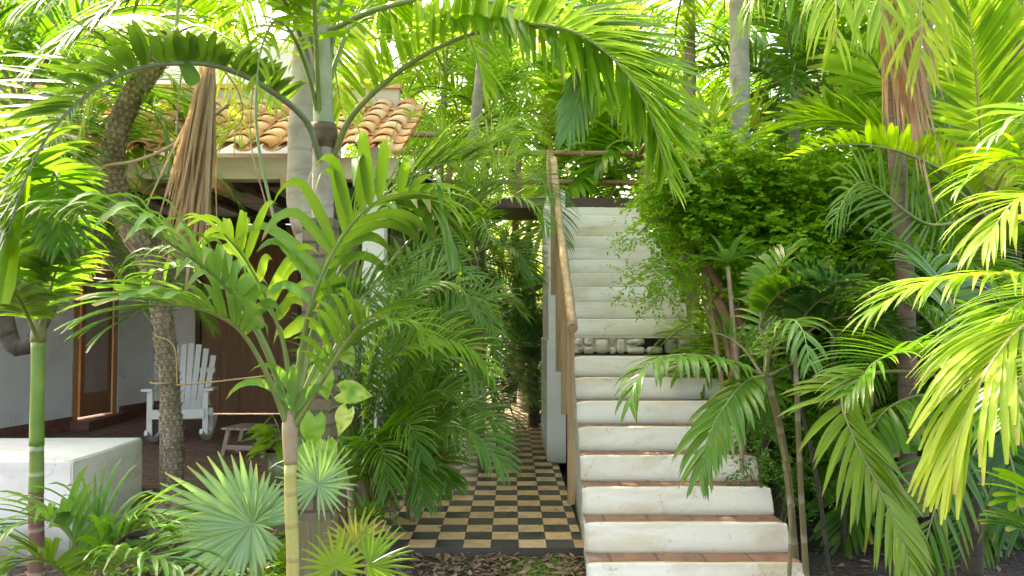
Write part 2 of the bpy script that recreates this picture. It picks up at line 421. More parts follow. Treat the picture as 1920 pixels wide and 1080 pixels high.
def simple(name, c, rough=.5, var=.3, sc_=8, metal=0, bumpk=.15, c2=None):
    m, nt, b, out = newmat(name); co = objco(nt); n1 = noise_n(nt, sc_, 5, co)
    r = ramp(nt, n1.outputs[0], [(.3, tuple(x*(1-var) for x in c)), (.7, c2 or c)])
    nt.links.new(r.outputs[0], b.inputs['Base Color']); b.inputs['Roughness'].default_value = rough; b.inputs['Metallic'].default_value = metal
    bump(nt, b, n1.outputs[0], bumpk, .01); return m
SOIL = None
def soilmat():
    m, nt, b, out = newmat('soil'); co = objco(nt)
    n1 = noise_n(nt, 1.2, 6, co); n2 = noise_n(nt, 28, 6, co, .75); vo = N_(nt, 'ShaderNodeTexVoronoi'); vo.inputs['Scale'].default_value = 38; nt.links.new(co, vo.inputs['Vector'])
    c = ramp(nt, n2.outputs[0], [(.3,(.022,.016,.010)),(.7,(.085,.058,.036))]).outputs[0]
    c = mix(nt, math_n(nt,'MULTIPLY', ramp(nt, vo.outputs['Color'], [(.55,(0,0,0)),(.7,(1,1,1))]).outputs[0], .35), c, (.17,.12,.08))
    c = mix(nt, math_n(nt,'MULTIPLY', ramp(nt, n1.outputs[0], [(.52,(0,0,0)),(.66,(1,1,1))]).outputs[0], .6), c, (.06,.09,.025))
    nt.links.new(c, b.inputs['Base Color']); b.inputs['Roughness'].default_value = .95
    bump(nt, b, math_n(nt,'ADD', n2.outputs[0], vo.outputs['Distance']), .8, .03); return m
SOIL = soilmat()
def terramat():
    m, nt, b, out = newmat('terracotta'); at = N_(nt, 'ShaderNodeAttribute', attribute_name='tint')
    sep = N_(nt, 'ShaderNodeSeparateColor'); nt.links.new(at.outputs['Color'], sep.inputs[0])
    r = ramp(nt, sep.outputs[0], [(0,(.68,.33,.15)),(.5,(.78,.44,.22)),(1,(.80,.53,.32))]); co = objco(nt)
    n = noise_n(nt, 9, 6, co, .7); f = ramp(nt, n.outputs[0], [(.5,(0,0,0)),(.75,(1,1,1))])
    c = mix(nt, math_n(nt,'MULTIPLY', f.outputs[0], .4), r.outputs[0], (.30,.17,.11))
    nt.links.new(c, b.inputs['Base Color']); b.inputs['Roughness'].default_value = .85; bump(nt, b, n.outputs[0], .3, .01); return m
TERRA = terramat()
PAINT = simple('white_paint', (.78,.75,.68), .5, .12, 12, 0, .1)
ROPE = simple('rope_fibre', (.50,.36,.14), .9, .4, 90, 0, .5)
METAL = simple('grey_metal', (.45,.46,.45), .45, .2, 10, .6, .05)
GLASSP = simple('curtained_glass', (.50,.38,.32), .15, .25, 3, 0, 0)
STONE = simple('whitewashed_stone', (.70,.62,.42), .9, .75, 16, 0, .8, (.82,.78,.64))
DARKGAP = simple('black_mortar', (.025,.022,.016), .95, .5, 20, 0, .5)  # near-black colour standing in for shade in the stone gaps
POT = simple('glazed_pot', (.13,.17,.05), .3, .4, 5)
LAMPG = simple('lamp_glass', (.75,.73,.66), .2, .05, 5, 0, 0)
SLAB = simple('mossy_slab', (.20,.15,.08), .9, .45, 5, 0, .5)
OCHRE = simple('ochre_paint', (.55,.33,.08), .8, .3, 3)
RED_BR = simple('reddish_branch', (.38,.2,.13), .7, .35, 8, 0, .3)

# ------------------------------------------------------------------ ground, path, patio
def gz(x, y):
    return -.15 + .095*max(0, min(1, (y-4.4)/.5))*max(0, min(1, (x+1.7)/.4))*max(0, min(1, (.9-x)/.2)) + .05*noise.noise(V((x*.9, y*.9, 3))) + (.05*max(0, min(1, (x-2.2))))
m = MB(); xs = [-60,-30,-15,-8,-6] + [-5+.25*i for i in range(45)] + [7,9,15,30,60]; ys = [-8,-3,0,1.5] + [2.5+.25*i for i in range(54)] + [17,20,26,40,80,160]
vs = [V((x, y, gz(x,y))) for y in ys for x in xs]; nx = len(xs)
for i, p in enumerate(vs):                                     # keep the soil under the paving
    if (-6.8 < p.x < -1.0 and p.y > 6.7 and p.y < 14) or (-1.55 < p.x < .75 and p.y > 5.8): p.z = -.2
m.add(vs, [(j*nx+i, j*nx+i+1, (j+1)*nx+i+1, (j+1)*nx+i) for j in range(len(ys)-1) for i in range(nx-1)])
kind(m.build('ground', SOIL), 'structure')
m = MB(); m.box((-1.15, 5.69, -.08), (.52, 22, 0)); kind(m.build('path', TILE), 'structure')
m = MB(); m.box((-1.19, 5.70, -.24), (.50, 22, -.083)); kind(m.build('path_footing', simple('footing', (.12,.10,.08), .95)), 'structure')
m = MB(); m.box((-7.5, 6.95, -.25), (-1.3, 12.6, .15)); kind(m.build('patio', BR_patio), 'structure')

# ------------------------------------------------------------------ staircase
RI, RU, Z0, D0, NK = .17, .3125, .10, 5.0, 18
def XL(D): return .48 + .043*(D-5)
def XR(D): return 1.83 - .016*(D-5)
st = empty('staircase', (.48, 5, 0), 'whitewashed masonry staircase with brick treads climbing beside the checkered path', 'staircase')
def zk(k): return Z0 + RI*k
def Dk(k): return D0 + RU*k
rs = random.Random(3)
m = MB()                                                       # stepped solid core
prof = [(Dk(-1)+.05, -.3)]
for k in range(-1, NK): prof += [(Dk(k)+.05, zk(k)-.03), (Dk(k+1)+.05, zk(k)-.03)]
prof += [(Dk(NK)+.05, zk(NK)-.03), (Dk(NK)+.6, zk(NK)-.03)]
nP = len(prof)
vsl = [V((XL(d), d, z)) for d, z in prof]; vsr = [V((XR(d), d, z)) for d, z in prof]
m.add(vsl + vsr, [(i, i+1, nP+i+1, nP+i) for i in range(nP-1)], smooth=False)
for k in range(0, nP-1):
    a, b = prof[k], prof[k+1]
    if b[0] - a[0] > .01:
        for X, fl in ((XL, False), (XR, True)):
            q = [V((X(a[0]), a[0], -.3)), V((X(b[0]), b[0], -.3)), V((X(b[0]), b[0], b[1])), V((X(a[0]), a[0], a[1]))]
            m.add(q, [(0,1,2,3)] if fl else [(3,2,1,0)], smooth=False)
m.build('side_wall', PL_side, st)
for k in range(-1, NK+1):
    d, z1, z0_ = Dk(k), zk(k), zk(k) - RI
    bandw = .05
    pr = [(.0, -.014), (-.060, -.012), (-.062, .01), (-.040, RI*.4), (-.018, RI*.75), (-.008, RI-.025), (-.004, RI-.008), (.006, RI), (bandw-.02, RI+.001), (bandw-.016, RI-.02)]
    NX = 30; m = MB(); vs = []
    xl, xr = XL(d) - .012, XR(d) + .012
    for i in range(NX+1):
        s = i / NX; x = xl + (xr-xl)*s
        e = min(i, NX-i)
        ins = .018 if e == 0 else (.006 if e == 1 else 0)
        for (dy, dz) in pr:
            wv = .006*noise.noise(V((x*2.2, k*3.1, dz*4))) + .003*noise.noise(V((x*9, k*5.1, dz*9)))
            zz = .006*noise.noise(V((x*1.9, k*7.7, 5))) if dz > .1 else .004*noise.noise(V((x*2.5, k*2.7, 9)))
            vs.append(V((x, d + dy + wv + ins, z0_ + dz + zz - (ins*.8 if dz > .12 else 0))))
    q = len(pr)
    fs = [(i*q+j, (i+1)*q+j, (i+1)*q+j+1, i*q+j+1) for i in range(NX) for j in range(q-1)]
    fs += [tuple(range(q))[::-1], tuple(NX*q + j for j in range(q))]
    if k == 8:
        # bare course: the plaster has fallen off and shows painted rubble stones
        pr8 = MB(); pr8.box((xl+.015, d+.03, z0_-.01), (xr-.015, d+.10, z1-.008), 0); rz = pr8.build('riser', PL_riser, st)
        rz['label'] = 'crumbling riser where bare stones and black gaps show'
        dk = MB(); dk.box((xl+(xr-xl)*.50, d+.018, z0_+.05), (xl+(xr-xl)*.74, d+.029, z1-.012)); dk.box((xl+.02, d+.020, z0_), (xr-.02, d+.029, z0_+.03)); dk.box((xl+(xr-xl)*.66, d+.017, z0_+.0), (xl+(xr-xl)*.73, d+.0285, z0_+.12)); dk.build('crevice', DARKGAP, rz, base=st.location)  # dark boxes put the shade of the gaps into colour
        x = xl + .01; stn = MB(); ii = 0
        while x < xr - .05:
            ww = rs.uniform(.06, .19)
            if x + ww > xr - .02: ww = xr - .02 - x
            rows = [(0, .155)] if rs.random() < .45 else [(0, .075), (.08, .155)]
            for (za, zb) in rows:
                gap = (.50 < (x-xl)/(xr-xl) < .68) and za > .02
                if not gap:
                    cx, cz = x + ww/2, z0_ + .006 + (za+zb)/2; rx, rz2 = ww/2*.985, (zb-za)/2*.99
                    g = 7; sv = []
                    for a in range(g+1):
                        for b2 in range(g+1):
                            u, v_ = a/g*2-1, b2/g*2-1
                            un = math.copysign(abs(u)**.8, u)*(1-.16*v_*v_); vn = math.copysign(abs(v_)**.8, v_)*(1-.16*u*u)
                            hgt = .05*(1-abs(u)**5)*(1-abs(v_)**5)*(1+.5*noise.noise(V((cx*9+u, cz*9+v_, ii))))
                            sv.append(V((cx + un*rx, d+.031-hgt, cz+vn*rz2)))
                    sn_ = MB(); sn_.add(sv, [(a*(g+1)+b2, (a+1)*(g+1)+b2, (a+1)*(g+1)+b2+1, a*(g+1)+b2+1) for a in range(g) for b2 in range(g)]); sn_.build('stone', PL_riser if ii % 3 else STONE, rz, base=st.location)
                ii += 1
            x += ww
        tb = MB(); tb.box((xl, d, z1-.012), (xr, d+.11, z1)); tb.build('plaster_lip', PL_riser, st)
    else:
        m.add(vs, fs); m.build('riser', PL_riser, st)
    if k < NK:                                                # brick strip of this step
        m = MB(); NX2 = 24; vs = []
        for i in range(NX2+1):
            x = XL(d) + .004 + (XR(d) - XL(d) - .008)*i/NX2
            for dy in (.026, RU+.03):
                vs.append(V((x, d+dy, z1 - .008 + .003*noise.noise(V((x*3, dy*2, k))))))
        m.add(vs, [(2*i, 2*i+2, 2*i+3, 2*i+1) for i in range(NX2)]); m.build('tread', BR_tread, st)

# elevated walkway at the top of the stairs
wk = empty('walkway', (-1.2, 10.7, 3.16), 'raised timber walkway with dark edge beam at the top of the white stairs', 'walkway')
m = MB(); m.box((-2.2, 10.70, 3.22), (2.3, 12.6, 3.28)); m.build('deck', WD_dark, wk)
m = MB(); m.box((-2.2, 10.62, 3.14), (2.1, 10.70, 3.27)); m.build('edge_beam', WD_dark, wk)
for x in (-2.0, -.9):
    m = MB(); m.box((x-.07, 10.7, -.1), (x+.07, 10.84, 3.2)); m.build('support_post', WD_dark, wk)
for x, d in ((-2.1,12.45),(-1.0,12.45),(.1,12.45),(1.1,12.45),(2.1,12.45),(2.0,11.5),(2.0,10.75)):
    m = MB(); m.tube([V((x,d,3.27)), V((x+.01,d,4.32))], .047, 10, wob=.1); m.build('railing_post', WD_post, wk)
m = MB(); m.tube([V((.52,10.62,2.9)), V((.52,10.62,3.92))], .047, 10, wob=.1); m.build('railing_post', WD_post, wk)
for a, b in (((-2.2,12.45,4.27),(2.2,12.45,4.26)), ((2.0,10.7,4.2),(2.0,12.5,4.24)), ((-2.2,12.45,3.8),(2.2,12.45,3.8)), ((-2.1,10.7,4.15),(-.9,10.7,4.15))):
    m = MB(); m.tube(catmull([V(a), (V(a)+V(b))/2+V((0,0,.01)), V(b)], 12), .042, 10, wob=.12); m.build('rail', WD_rail, wk)

# white wall that carries the landing
m = MB(); m.box((.425, 9.15, -.02), (.62, 10.9, 3.13)); m.box((.405, 9.13, -.02), (.62, 10.9, 1.38))
sw = tag(m.build('support_wall', PL_white), 'narrow white wall under the landing, standing beside the checkered path', 'wall')

# handrails
hr = empty('handrail', (.44, 5.9, .3), 'round log handrail on square posts along the left edge of the stairs', 'handrail')
m = MB(); m.tube(catmull([V((.445,5.75,1.56)), V((.455,6.9,2.16)), V((.47,8.1,2.83)), V((.505,9.45,3.56))], 18), .038, 14, wob=.16)
m.build('rail', WD_rail, hr)
for d, zb, zt in ((5.95,.25,1.63),(6.75,.82,2.05),(7.7,1.12,2.57),(8.8,1.9,3.15)):
    x = .44 + .02*(d-5.9)/3
    m = MB(); m.box((x-.026, d-.026, zb), (x+.026, d+.026, zt)); m.build('post', WD_post, hr)
hr2 = empty('handrail', (1.85, 7.4, .6), 'wooden handrail half hidden by the small-leaved bush on the right of the stairs', 'handrail')
m = MB(); m.tube(catmull([V((1.86,7.2,1.95)), V((1.84,8.9,2.9)), V((1.82,10.6,3.85))], 14), .04, 12, wob=.12); m.build('rail', WD_rail, hr2)
for d, zb, zt in ((7.35,.95,2.0),(8.6,1.75,2.7),(9.8,2.5,3.4)):
    m = MB(); m.box((1.83, d-.03, zb), (1.885, d+.03, zt)); m.build('post', WD_post, hr2)

# ------------------------------------------------------------------ house
hs = empty('house', (-3.6, 9.5, .15), 'low white house with terracotta tiled porch roof behind the palms', 'house')
def wallx(D): return -5.9 + .167*(D-10.6)
m = MB()
def side_seg(d0, d1, z0, z1, th=.2, mb=None):
    (mb or m).add([V((wallx(d0)-th,d0,z0)),V((wallx(d1)-th,d1,z0)),V((wallx(d1),d1,z0)),V((wallx(d0),d0,z0)),
           V((wallx(d0)-th,d0,z1)),V((wallx(d1)-th,d1,z1)),V((wallx(d1),d1,z1)),V((wallx(d0),d0,z1))],
          [(0,1,2,3),(7,6,5,4),(3,2,6,7),(1,0,4,5),(0,3,7,4),(2,1,5,6)], smooth=False)
side_seg(7.4, 10.62, .15, 3.75); side_seg(11.55, 12.45, .15, 3.75); side_seg(10.62, 11.55, 2.35, 3.75)
m.build('wall', PL_white, hs)
m = MB(); m.box((-5.62, 12.4, .15), (-4.88, 12.6, 3.9)); m.box((-3.3, 12.4, .15), (-1.3, 12.6, 3.9)); m.box((-4.88, 12.4, 3.16), (-3.3, 12.6, 3.9)); m.build('wall', PL_white, hs)
m = MB()
side_seg(7.6, 10.60, .15, .33, -.035); side_seg(11.58, 12.39, .15, .36, -.035); m.box((-5.58,12.33,.152),(-4.9,12.39,.36)); m.build('plinth', BR_wall, hs)
m = MB(); m.box((-6.2,10.55,.15),(-5.62,11.6,.27)); m.build('doorstep', BR_wall, hs)
sdoor = MB(); x = lambda D: wallx(D)+.012
for d0, d1, z0, z1 in ((10.64,10.74,.27,2.33),(11.44,11.53,.27,2.33),(10.74,11.44,2.22,2.33)):
    side_seg(d0, d1, z0, z1, .12, sdoor)
sd_o = sdoor.build('door', WD_frame, hs)
for d0, d1, z0, z1 in ((10.78,11.40,.30,.62),(10.78,10.86,.62,2.2),(11.32,11.40,.62,2.2),):
    q = MB(); side_seg(d0,d1,z0,z1,.06,q); q.build('door_stile', WD_door, sd_o, base=hs.location).location = (0,0,0)
q = MB(); side_seg(10.86,11.32,.62,2.2,.1,q); q.build('pane', GLASSP, sd_o, base=hs.location)
m = MB(); xx = -4.86; i = 0
while xx < -3.34:
    m.box((xx, 12.38-.008*(i%2), .17), (xx+.145, 12.42, 3.12)); xx += .15; i += 1
dd = m.build('door', WD_door, hs); dd['label'] = 'dark plank double door studded with nails'
m = MB()
for z in (.7, 1.9, 2.9):
    for j in range(19): m.box((-4.82+j*.08, 12.355, z), (-4.80+j*.08, 12.372, z+.02))
m.build('studs', METAL, dd, base=hs.location)
m = MB()
for a, b in (((-4.93,12.30,.15),(-4.86,12.4,3.22)), ((-3.34,12.30,.15),(-3.27,12.4,3.22))): m.box(a, b)
m.box((-4.86,12.30,3.13),(-3.34,12.4,3.22)); m.build('door_frame', WD_dark, hs)
m = MB(); m.box((-5.6, 11.3, 3.30), (-1.3, 11.5, 3.52)); m.build('lintel_beam', PL_beige, hs)
m = MB(); m.add([V((-6.5,7.62,3.16)),V((-1.15,7.62,3.16)),V((-1.15,12.5,3.72)),V((-6.5,12.5,3.72))], [(0,1,2,3)], smooth=False)
m.add([V((-6.5,7.62,3.19)),V((-1.15,7.62,3.19)),V((-1.15,12.5,3.75)),V((-6.5,12.5,3.75))], [(3,2,1,0)], smooth=False); m.build('ceiling', WD_dark, hs)
EX0, EX1, ED, EZ, UD, UZ = -6.1, -1.12, 7.45, 3.20, 9.55, 4.22
m = MB(); m.box((EX0, ED+.12, 2.98), (EX1, ED+.32, 3.19)); m.build('eave_beam', PL_beige, hs)
xx = EX0 + .3
while xx < EX1:
    m = MB(); m.box((xx, ED+.0, 2.87), (xx+.11, ED+.45, 2.975)); m.build('rafter_tail', WD_frame, hs)
    m = MB(); m.box((xx+.005, ED+.46, 3.03), (xx+.105, 12.3, 3.13)); m.build('rafter', WD_dark, hs); xx += .72
# barrel tiles
sl = V((0, UD-ED, UZ-EZ)); SLn = sl.length; sl.normalize(); sn = V((0, -sl.z, sl.y))
rt = random.Random(5); m = MB(); SP = .285; ncol = int((EX1-EX0)/SP); nrow = 7; ex = SLn/nrow
for r_ in range(nrow):
    for c_ in range(ncol+1):
        for typ in (0, 1):
            cx = EX0 + c_*SP + (SP/2 if typ else 0); 
            if cx > EX1+.02: continue
            rc = rt.random(); jx, jt = rt.uniform(-.014,.014), rt.uniform(-.02,.02)
            vs = []; nA = 8
            for e_ in (0, 1):
                s_ = r_*ex - .03 + e_*(ex + .07) + (0 if typ else .02)
                rad = (.098 if e_ == 0 else .084) if typ == 0 else (.088 if e_ == 0 else .1)
                for lay in (0, 1):
                    for a in range(nA+1):
                        th = math.pi * a / nA
                        rr_ = rad - (.016 if lay else 0)
                        off = rr_*math.sin(th)
                        hgt = (.045 + off*.68 + (.018 if e_ == 0 else 0)) if typ == 0 else (.070 - off*.6 + (.012 if e_ == 0 else 0))
                        if typ: hgt += (.016 if lay == 0 else 0)*0 
                        p = V((cx + jx + jt*e_ + rr_*math.cos(th)*1.12, ED, EZ)) + sl*s_ + sn*hgt
                        vs.append(p)
            q = nA + 1; fs = []
            for a in range(nA):
                fs += [(a, a+1, 2*q+a+1, 2*q+a), (q+a+1, q+a, 3*q+a, 3*q+a+1), (a+1, a, q+a, q+a+1), (2*q+a, 2*q+a+1, 3*q+a+1, 3*q+a)]
            m.add(vs, fs, c=(rc, .5, .5))
rf = m.build('roof', TERRA, hs)
m = MB(); m.box((EX0-.1, UD-.02, 3.8), (-1.38, UD+.15, UZ+.22)); m.build('parapet', PL_beige, hs)
m = MB(); m.box((EX0-.1, UD-.06, UZ+.222), (-1.36, UD+.19, UZ+.27)); m.build('coping', TERRA, hs)
m = MB(); m.box((EX0-.1, 11.2, 4.0), (-2.5, 11.5, 5.55)); m.build('upper_wall', PL_white, hs)
for px_, dd_, wd in ((702, 7.75, .21), (744, 11.6, .16)):
    xx = P(px_, 600, dd_).x; m = MB(); m.box((xx-wd/2, dd_-wd/2, .15), (xx+wd/2, dd_+wd/2, 3.2)); m.build('column', PL_white, hs)
# ceiling fan
cf = empty('ceiling_fan', P(428, 345, 9.6), 'ceiling fan with frosted lamp hanging under the dark porch ceiling', 'ceiling fan')
c0 = cf.location
m = MB(); m.tube([c0+V((0,0,.02)), c0+V((0,0,.24))], .015, 8); m.build('rod', METAL, cf)
m = MB(); m.tube([c0+V((0,0,.06)), c0+V((0,0,.0)), c0+V((0,0,-.04))], [.06,.1,.05], 16); m.build('motor', simple('fan_brown', (.10,.07,.05), .4), cf)
m = MB(); m.tube([c0+V((0,0,-.04)), c0+V((0,0,-.08)), c0+V((0,0,-.13)), c0+V((0,0,-.16))], [.05,.085,.075,.03], 16); m.build('lamp', LAMPG, cf)
for i in range(5):
    a = i*2*math.pi/5 + .3; d = V((math.cos(a), math.sin(a), 0)); m = MB(); m.bar(c0+d*.12, c0+d*.62, .12, .012); m.build('blade', simple('fan_blade', (.16,.10,.06), .4), cf)

# rocking chair (slatted fan back)
def rocking_chair(base, rz):
    t = empty('rocking_chair', base, 'white slatted garden rocking chair on the porch behind the rough trunk', 'chair', rz=rz)
    def b(mb, name, mat=PAINT): o = mb.build(name, mat, t, base=(0,0,0)); return o
    for s in (-1, 1):
        m = MB(); m.bar((s*.31,-.30,.10),(s*.31,-.30,.62),.06,.045,up=V((0,1,0))); b(m, 'leg')
        m = MB(); m.bar((s*.29,.22,.08),(s*.29,.22,.36),.05,.045,up=V((0,1,0))); b(m, 'leg')
        m = MB(); m.bar((s*.34,-.36,.635),(s*.30,.32,.60),.12,.03); b(m, 'armrest')
        m = MB(); m.bar((s*.32,-.30,.60),(s*.32,-.14,.45),.03,.05); b(m, 'bracket')
        m = MB(); pts = [V((s*.30, y, .045 + .55*(y+.02)**2 - .02)) for y in [-.52+.09*i for i in range(13)]]
        for p, q in zip(pts, pts[1:]): m.bar(p, q, .035, .06)
        b(m, 'rocker')
    m = MB()
    for i in range(6): m.bar((-.29,-.30+i*.10,.385-.03*i),(.29,-.30+i*.10,.385-.03*i),.085,.022,up=V((0,0,1)))
    b(m, 'seat')
    m = MB(); m.bar((-.30,-.335,.35),(.30,-.335,.35),.02,.11); b(m, 'front_rail')
    for i in range(7):
        u = (i-3)/3; m = MB(); top = 1.16 - .16*u*u
        m.bar((u*.19,.22,.24),(u*.27,.50,top),.066,.02,up=V((0,1,.3))); b(m, 'back_slat')
    m = MB(); m.bar((-.27,.30,.42),(.27,.30,.42),.03,.07); m.bar((-.30,.43,.82),(.30,.43,.82),.03,.06); b(m, 'back_brace')
    return t
rocking_chair((P(342,822,9.7).x, 9.7, .16), R(12))
def stool(base, rz):
    t = empty('footstool', base, 'low weathered slatted footstool beside the rocking chair', 'stool', rz=rz)
    m = MB()
    for i in range(6): m.bar((-.20+i*.08,-.2,.30),(-.20+i*.08,.2,.30),.068,.022)
    m.build('seat', WD_grey, t, base=(0,0,0))
    for s in (-1,1):
        for q in (-1,1):
            m = MB(); m.bar((s*.24,q*.15,0),(s*.17,q*.15,.285),.045,.05,up=V((0,1,0))); m.build('leg', WD_grey, t, base=(0,0,0))
        m = MB(); m.bar((s*.22,-.15,.10),(s*.22,.15,.10),.03,.04); m.build('stretcher', WD_grey, t, base=(0,0,0))
    m = MB(); m.bar((-.22,-.17,.10),(.22,-.17,.10),.025,.05); m.build('stretcher', WD_grey, t, base=(0,0,0))
stool((P(470,840,8.7).x, 8.7, .15), R(-12))

# low white masonry block
def rounded_block(a, b, name, mat, r=.02):
    m = MB(); (x0,y0,z0),(x1,y1,z1) = a, b; n = 14
    def grid(o, u, v_, nu, nv):
        vs = [o + u*(i/nu) + v_*(j/nv) for j in range(nv+1) for i in range(nu+1)]
        ws = []
        for p in vs:
            q = V((p.x + .008*noise.noise(p*2.1), p.y + .008*noise.noise(p*2.1+V((9,0,0))), p.z + .008*noise.noise(p*1.7+V((0,7,0)))))
            ws.append(q)
        m.add(ws, [(j*(nu+1)+i, j*(nu+1)+i+1, (j+1)*(nu+1)+i+1, (j+1)*(nu+1)+i) for j in range(nv) for i in range(nu)])
    A, B = V(a), V(b)
    grid(V((x0,y0,z0)), V((x1-x0,0,0)), V((0,0,z1-z0)), 30, 10); grid(V((x1,y0,z0)), V((0,y1-y0,0)), V((0,0,z1-z0)), 14, 10)
    grid(V((x0,y0,z1)), V((x1-x0,0,0)), V((0,y1-y0,0)), 30, 14); grid(V((x1,y1,z0)), V((x0-x1,0,0)), V((0,0,z1-z0)), 30, 10)
    grid(V((x0,y1,z0)), V((0,y0-y1,0)), V((0,0,z1-z0)), 14, 10)
    o = m.build(name, mat)
    import bmesh
    bm = bmesh.new(); bm.from_mesh(o.data); bmesh.ops.remove_doubles(bm, verts=bm.verts, dist=.0004)
    eds = [e for e in bm.edges if len(e.link_faces) == 2 and e.calc_face_angle(0) > 1]
    bmesh.ops.bevel(bm, geom=eds, offset=r, segments=3, affect='EDGES'); bm.to_mesh(o.data); bm.free()
    for p in o.data.polygons: p.use_smooth = p.area < .002
    return o
tag(rounded_block((-6.5,5.8,-.2), (-3.2,6.9,.60), 'masonry_bench', PL_block, .014), 'massive low whitewashed masonry bench behind the purple-based cane', 'bench')
# brick pillar and old post
bp = empty('brick_pillar', P(597, 980, 4.85), 'square weathered brick pillar wrapped by pothos leaves', 'pillar')
x0 = P(597, 980, 4.85).x
m = MB(); m.box((x0-.092, 4.76, .42), (x0+.092, 4.93, 2.24)); m.build('shaft', BR_pillar, bp)
m = MB(); m.box((x0-.10, 4.75, -.2), (x0+.10, 4.94, .42)); m.build('footing', WD_mossy, bp)
m = MB(); m.box((-3.4, 6.7, -.25), (-1.75, 6.94, .10)); tag(m.build('retaining_kerb', SLAB), 'dark mossy kerb along the front edge of the brick patio', 'kerb')
xs0 = P(920,1075,4.9); m = MB(); m.box((xs0.x-.22, 4.62, -.15), (xs0.x+.2, 5.02, -.115)); tag(m.build('stepping_stone', SLAB), 'flat mossy stepping stone set in the leaf litter before the path', 'stepping stone')
# table seen at the far end of the path
tb = empty('garden_table', (-.15, 19, 0), 'white topped table in the gloom at the far end of the path', 'table')
m = MB(); m.box((-.75,18.6,.70),(.2,19.3,.74)); m.build('tabletop', PAINT, tb)
for x, y in ((-.7,18.65),(.15,18.65),(-.7,19.25),(.15,19.25)): m = MB(); m.box((x-.03,y-.03,0),(x+.03,y+.03,.7)); m.build('leg', WD_dark, tb)
# ------------------------------------------------------------------ foliage builders
def add_frond(root, name, mats, pts, label=None, **k):
    m = MB(); frond(m, pts, **k); o = m.build(name, mats, root)
    if label: o['label'] = label
    return o
def trunk(root, pts, rad, mat, n=26, seg=12, wob=.12, name='trunk'):
    m = MB(); c = catmull(pts, n)
    if hasattr(rad, '__len__'):
        rr = [rad[0] + (rad[-1]-rad[0])*i/(n-1) if len(rad) == 2 else lerp_tab(rad, i/(n-1)) for i in range(n)]
    else: rr = [rad]*n
    m.tube(c, rr, seg, wob=wob, seed=len(root.name)); return m.build(name, mat, root)

# proto fronds (unit length, growing from the origin towards +Y) shared by the crowns of the farther palms
def arch(e0, bend, L=1.0, n=9, side=0.0):
    p = V((0,0,0)); out = [p.copy()]; ds = L/(n-1)
    for i in range(n-1):
        t = (i+.5)/(n-1); e = math.radians(e0 - bend*t**1.25)
        p = p + V((side*t*ds, math.cos(e)*ds, math.sin(e)*ds)); out.append(p.copy())
    return out
PROTO = {}
def proto(style, var, mats):
    key = (style, var, mats[0].name)
    if key in PROTO: return PROTO[key]
    e0, bend = [(82,50),(68,85),(50,105),(28,105),(5,90),(-25,60)][var]
    m = MB(); sd_ = var*13 + len(style)
    if style == 'feather': frond(m, arch(e0, bend), n=44, L=.34, W=.024, droop=.75, lift=22, seg=4, flat=True, seed=sd_, rach=.010)
    elif style == 'fine': frond(m, arch(e0, bend), n=46, L=.30, W=.015, droop=.5, lift=30, seg=4, flat=True, seed=sd_, rach=.008)
    elif style == 'broad': frond(m, arch(e0, bend), n=26, L=.36, W=.046, droop=.6, lift=28, seg=4, flat=True, seed=sd_, prof='blunt', rach=.011)
    me_o = m.build('frond', mats, None); me = me_o.data; bpy.data.objects.remove(me_o)
    PROTO[key] = me; return me
def crown(root, at, nf, L, style, mats, seed, emin=0, emax=5, az0=0, azr=360, name='frond'):
    rnd = random.Random(seed)
    for i in range(nf):
        u = i / max(1, nf-1)
        var = min(5, max(0, int(round(emin + (emax-emin)*u + rnd.uniform(-.4,.4)))))
        o = bpy.data.objects.new(name, proto(style, var, mats)); col.objects.link(o); o.parent = root
        o.location = V(at) - V(root.location) + V((0,0,-.05*L*u))
        az = math.radians(az0 + (i*137.5 + rnd.uniform(-15,15)) % azr)
        o.rotation_euler = (rnd.uniform(-.1,.1), rnd.uniform(-.25,.25), az); s = L*rnd.uniform(.85,1.12); o.scale = (s,s,s)
def palm(label, base, top, L, nf, style, mats, tr=.09, bark=None, seed=1, emin=0, emax=5, name='palm_tree', shaft=None, group=None, bend=.15, azr=360, az0=0):
    base, top = V(base), V(top); root = empty(name, base, label, 'palm', group)
    mid = base.lerp(top, .5) + V((bend*random.Random(seed).uniform(-1,1), 0, 0))
    trunk(root, [base - V((0,0,.15)), mid, top], [tr*1.15, tr*.85], bark or ST_grey, seg=9)
    if shaft: trunk(root, [top - (top-mid).normalized()*.1, top + V((0,0,shaft))], [tr*.95, tr*.45], ST_green, n=24, name='crownshaft'); top = top + V((0,0,shaft*.9))
    crown(root, top, nf, L, style, mats, seed, emin, emax, az0, azr)
    return root
def clump(label, base, specs, mats, name='palm_clump', cat='palm', canes=None, **kw):
    """several fronds given by their own spine points"""
    root = empty(name, base, label, cat)
    for i, (pts, k) in enumerate(specs):
        q = dict(kw); q.update(k); mt = q.pop('mats', mats); nm = q.pop('name', 'frond'); lb = q.pop('label', None)
        q.setdefault('seed', 31*i + len(label)); add_frond(root, nm, mt, pts, lb, **q)
    for pts, r, mt in canes or (): trunk(root, pts, r, mt, n=20, seg=9, name='stem')
    return root
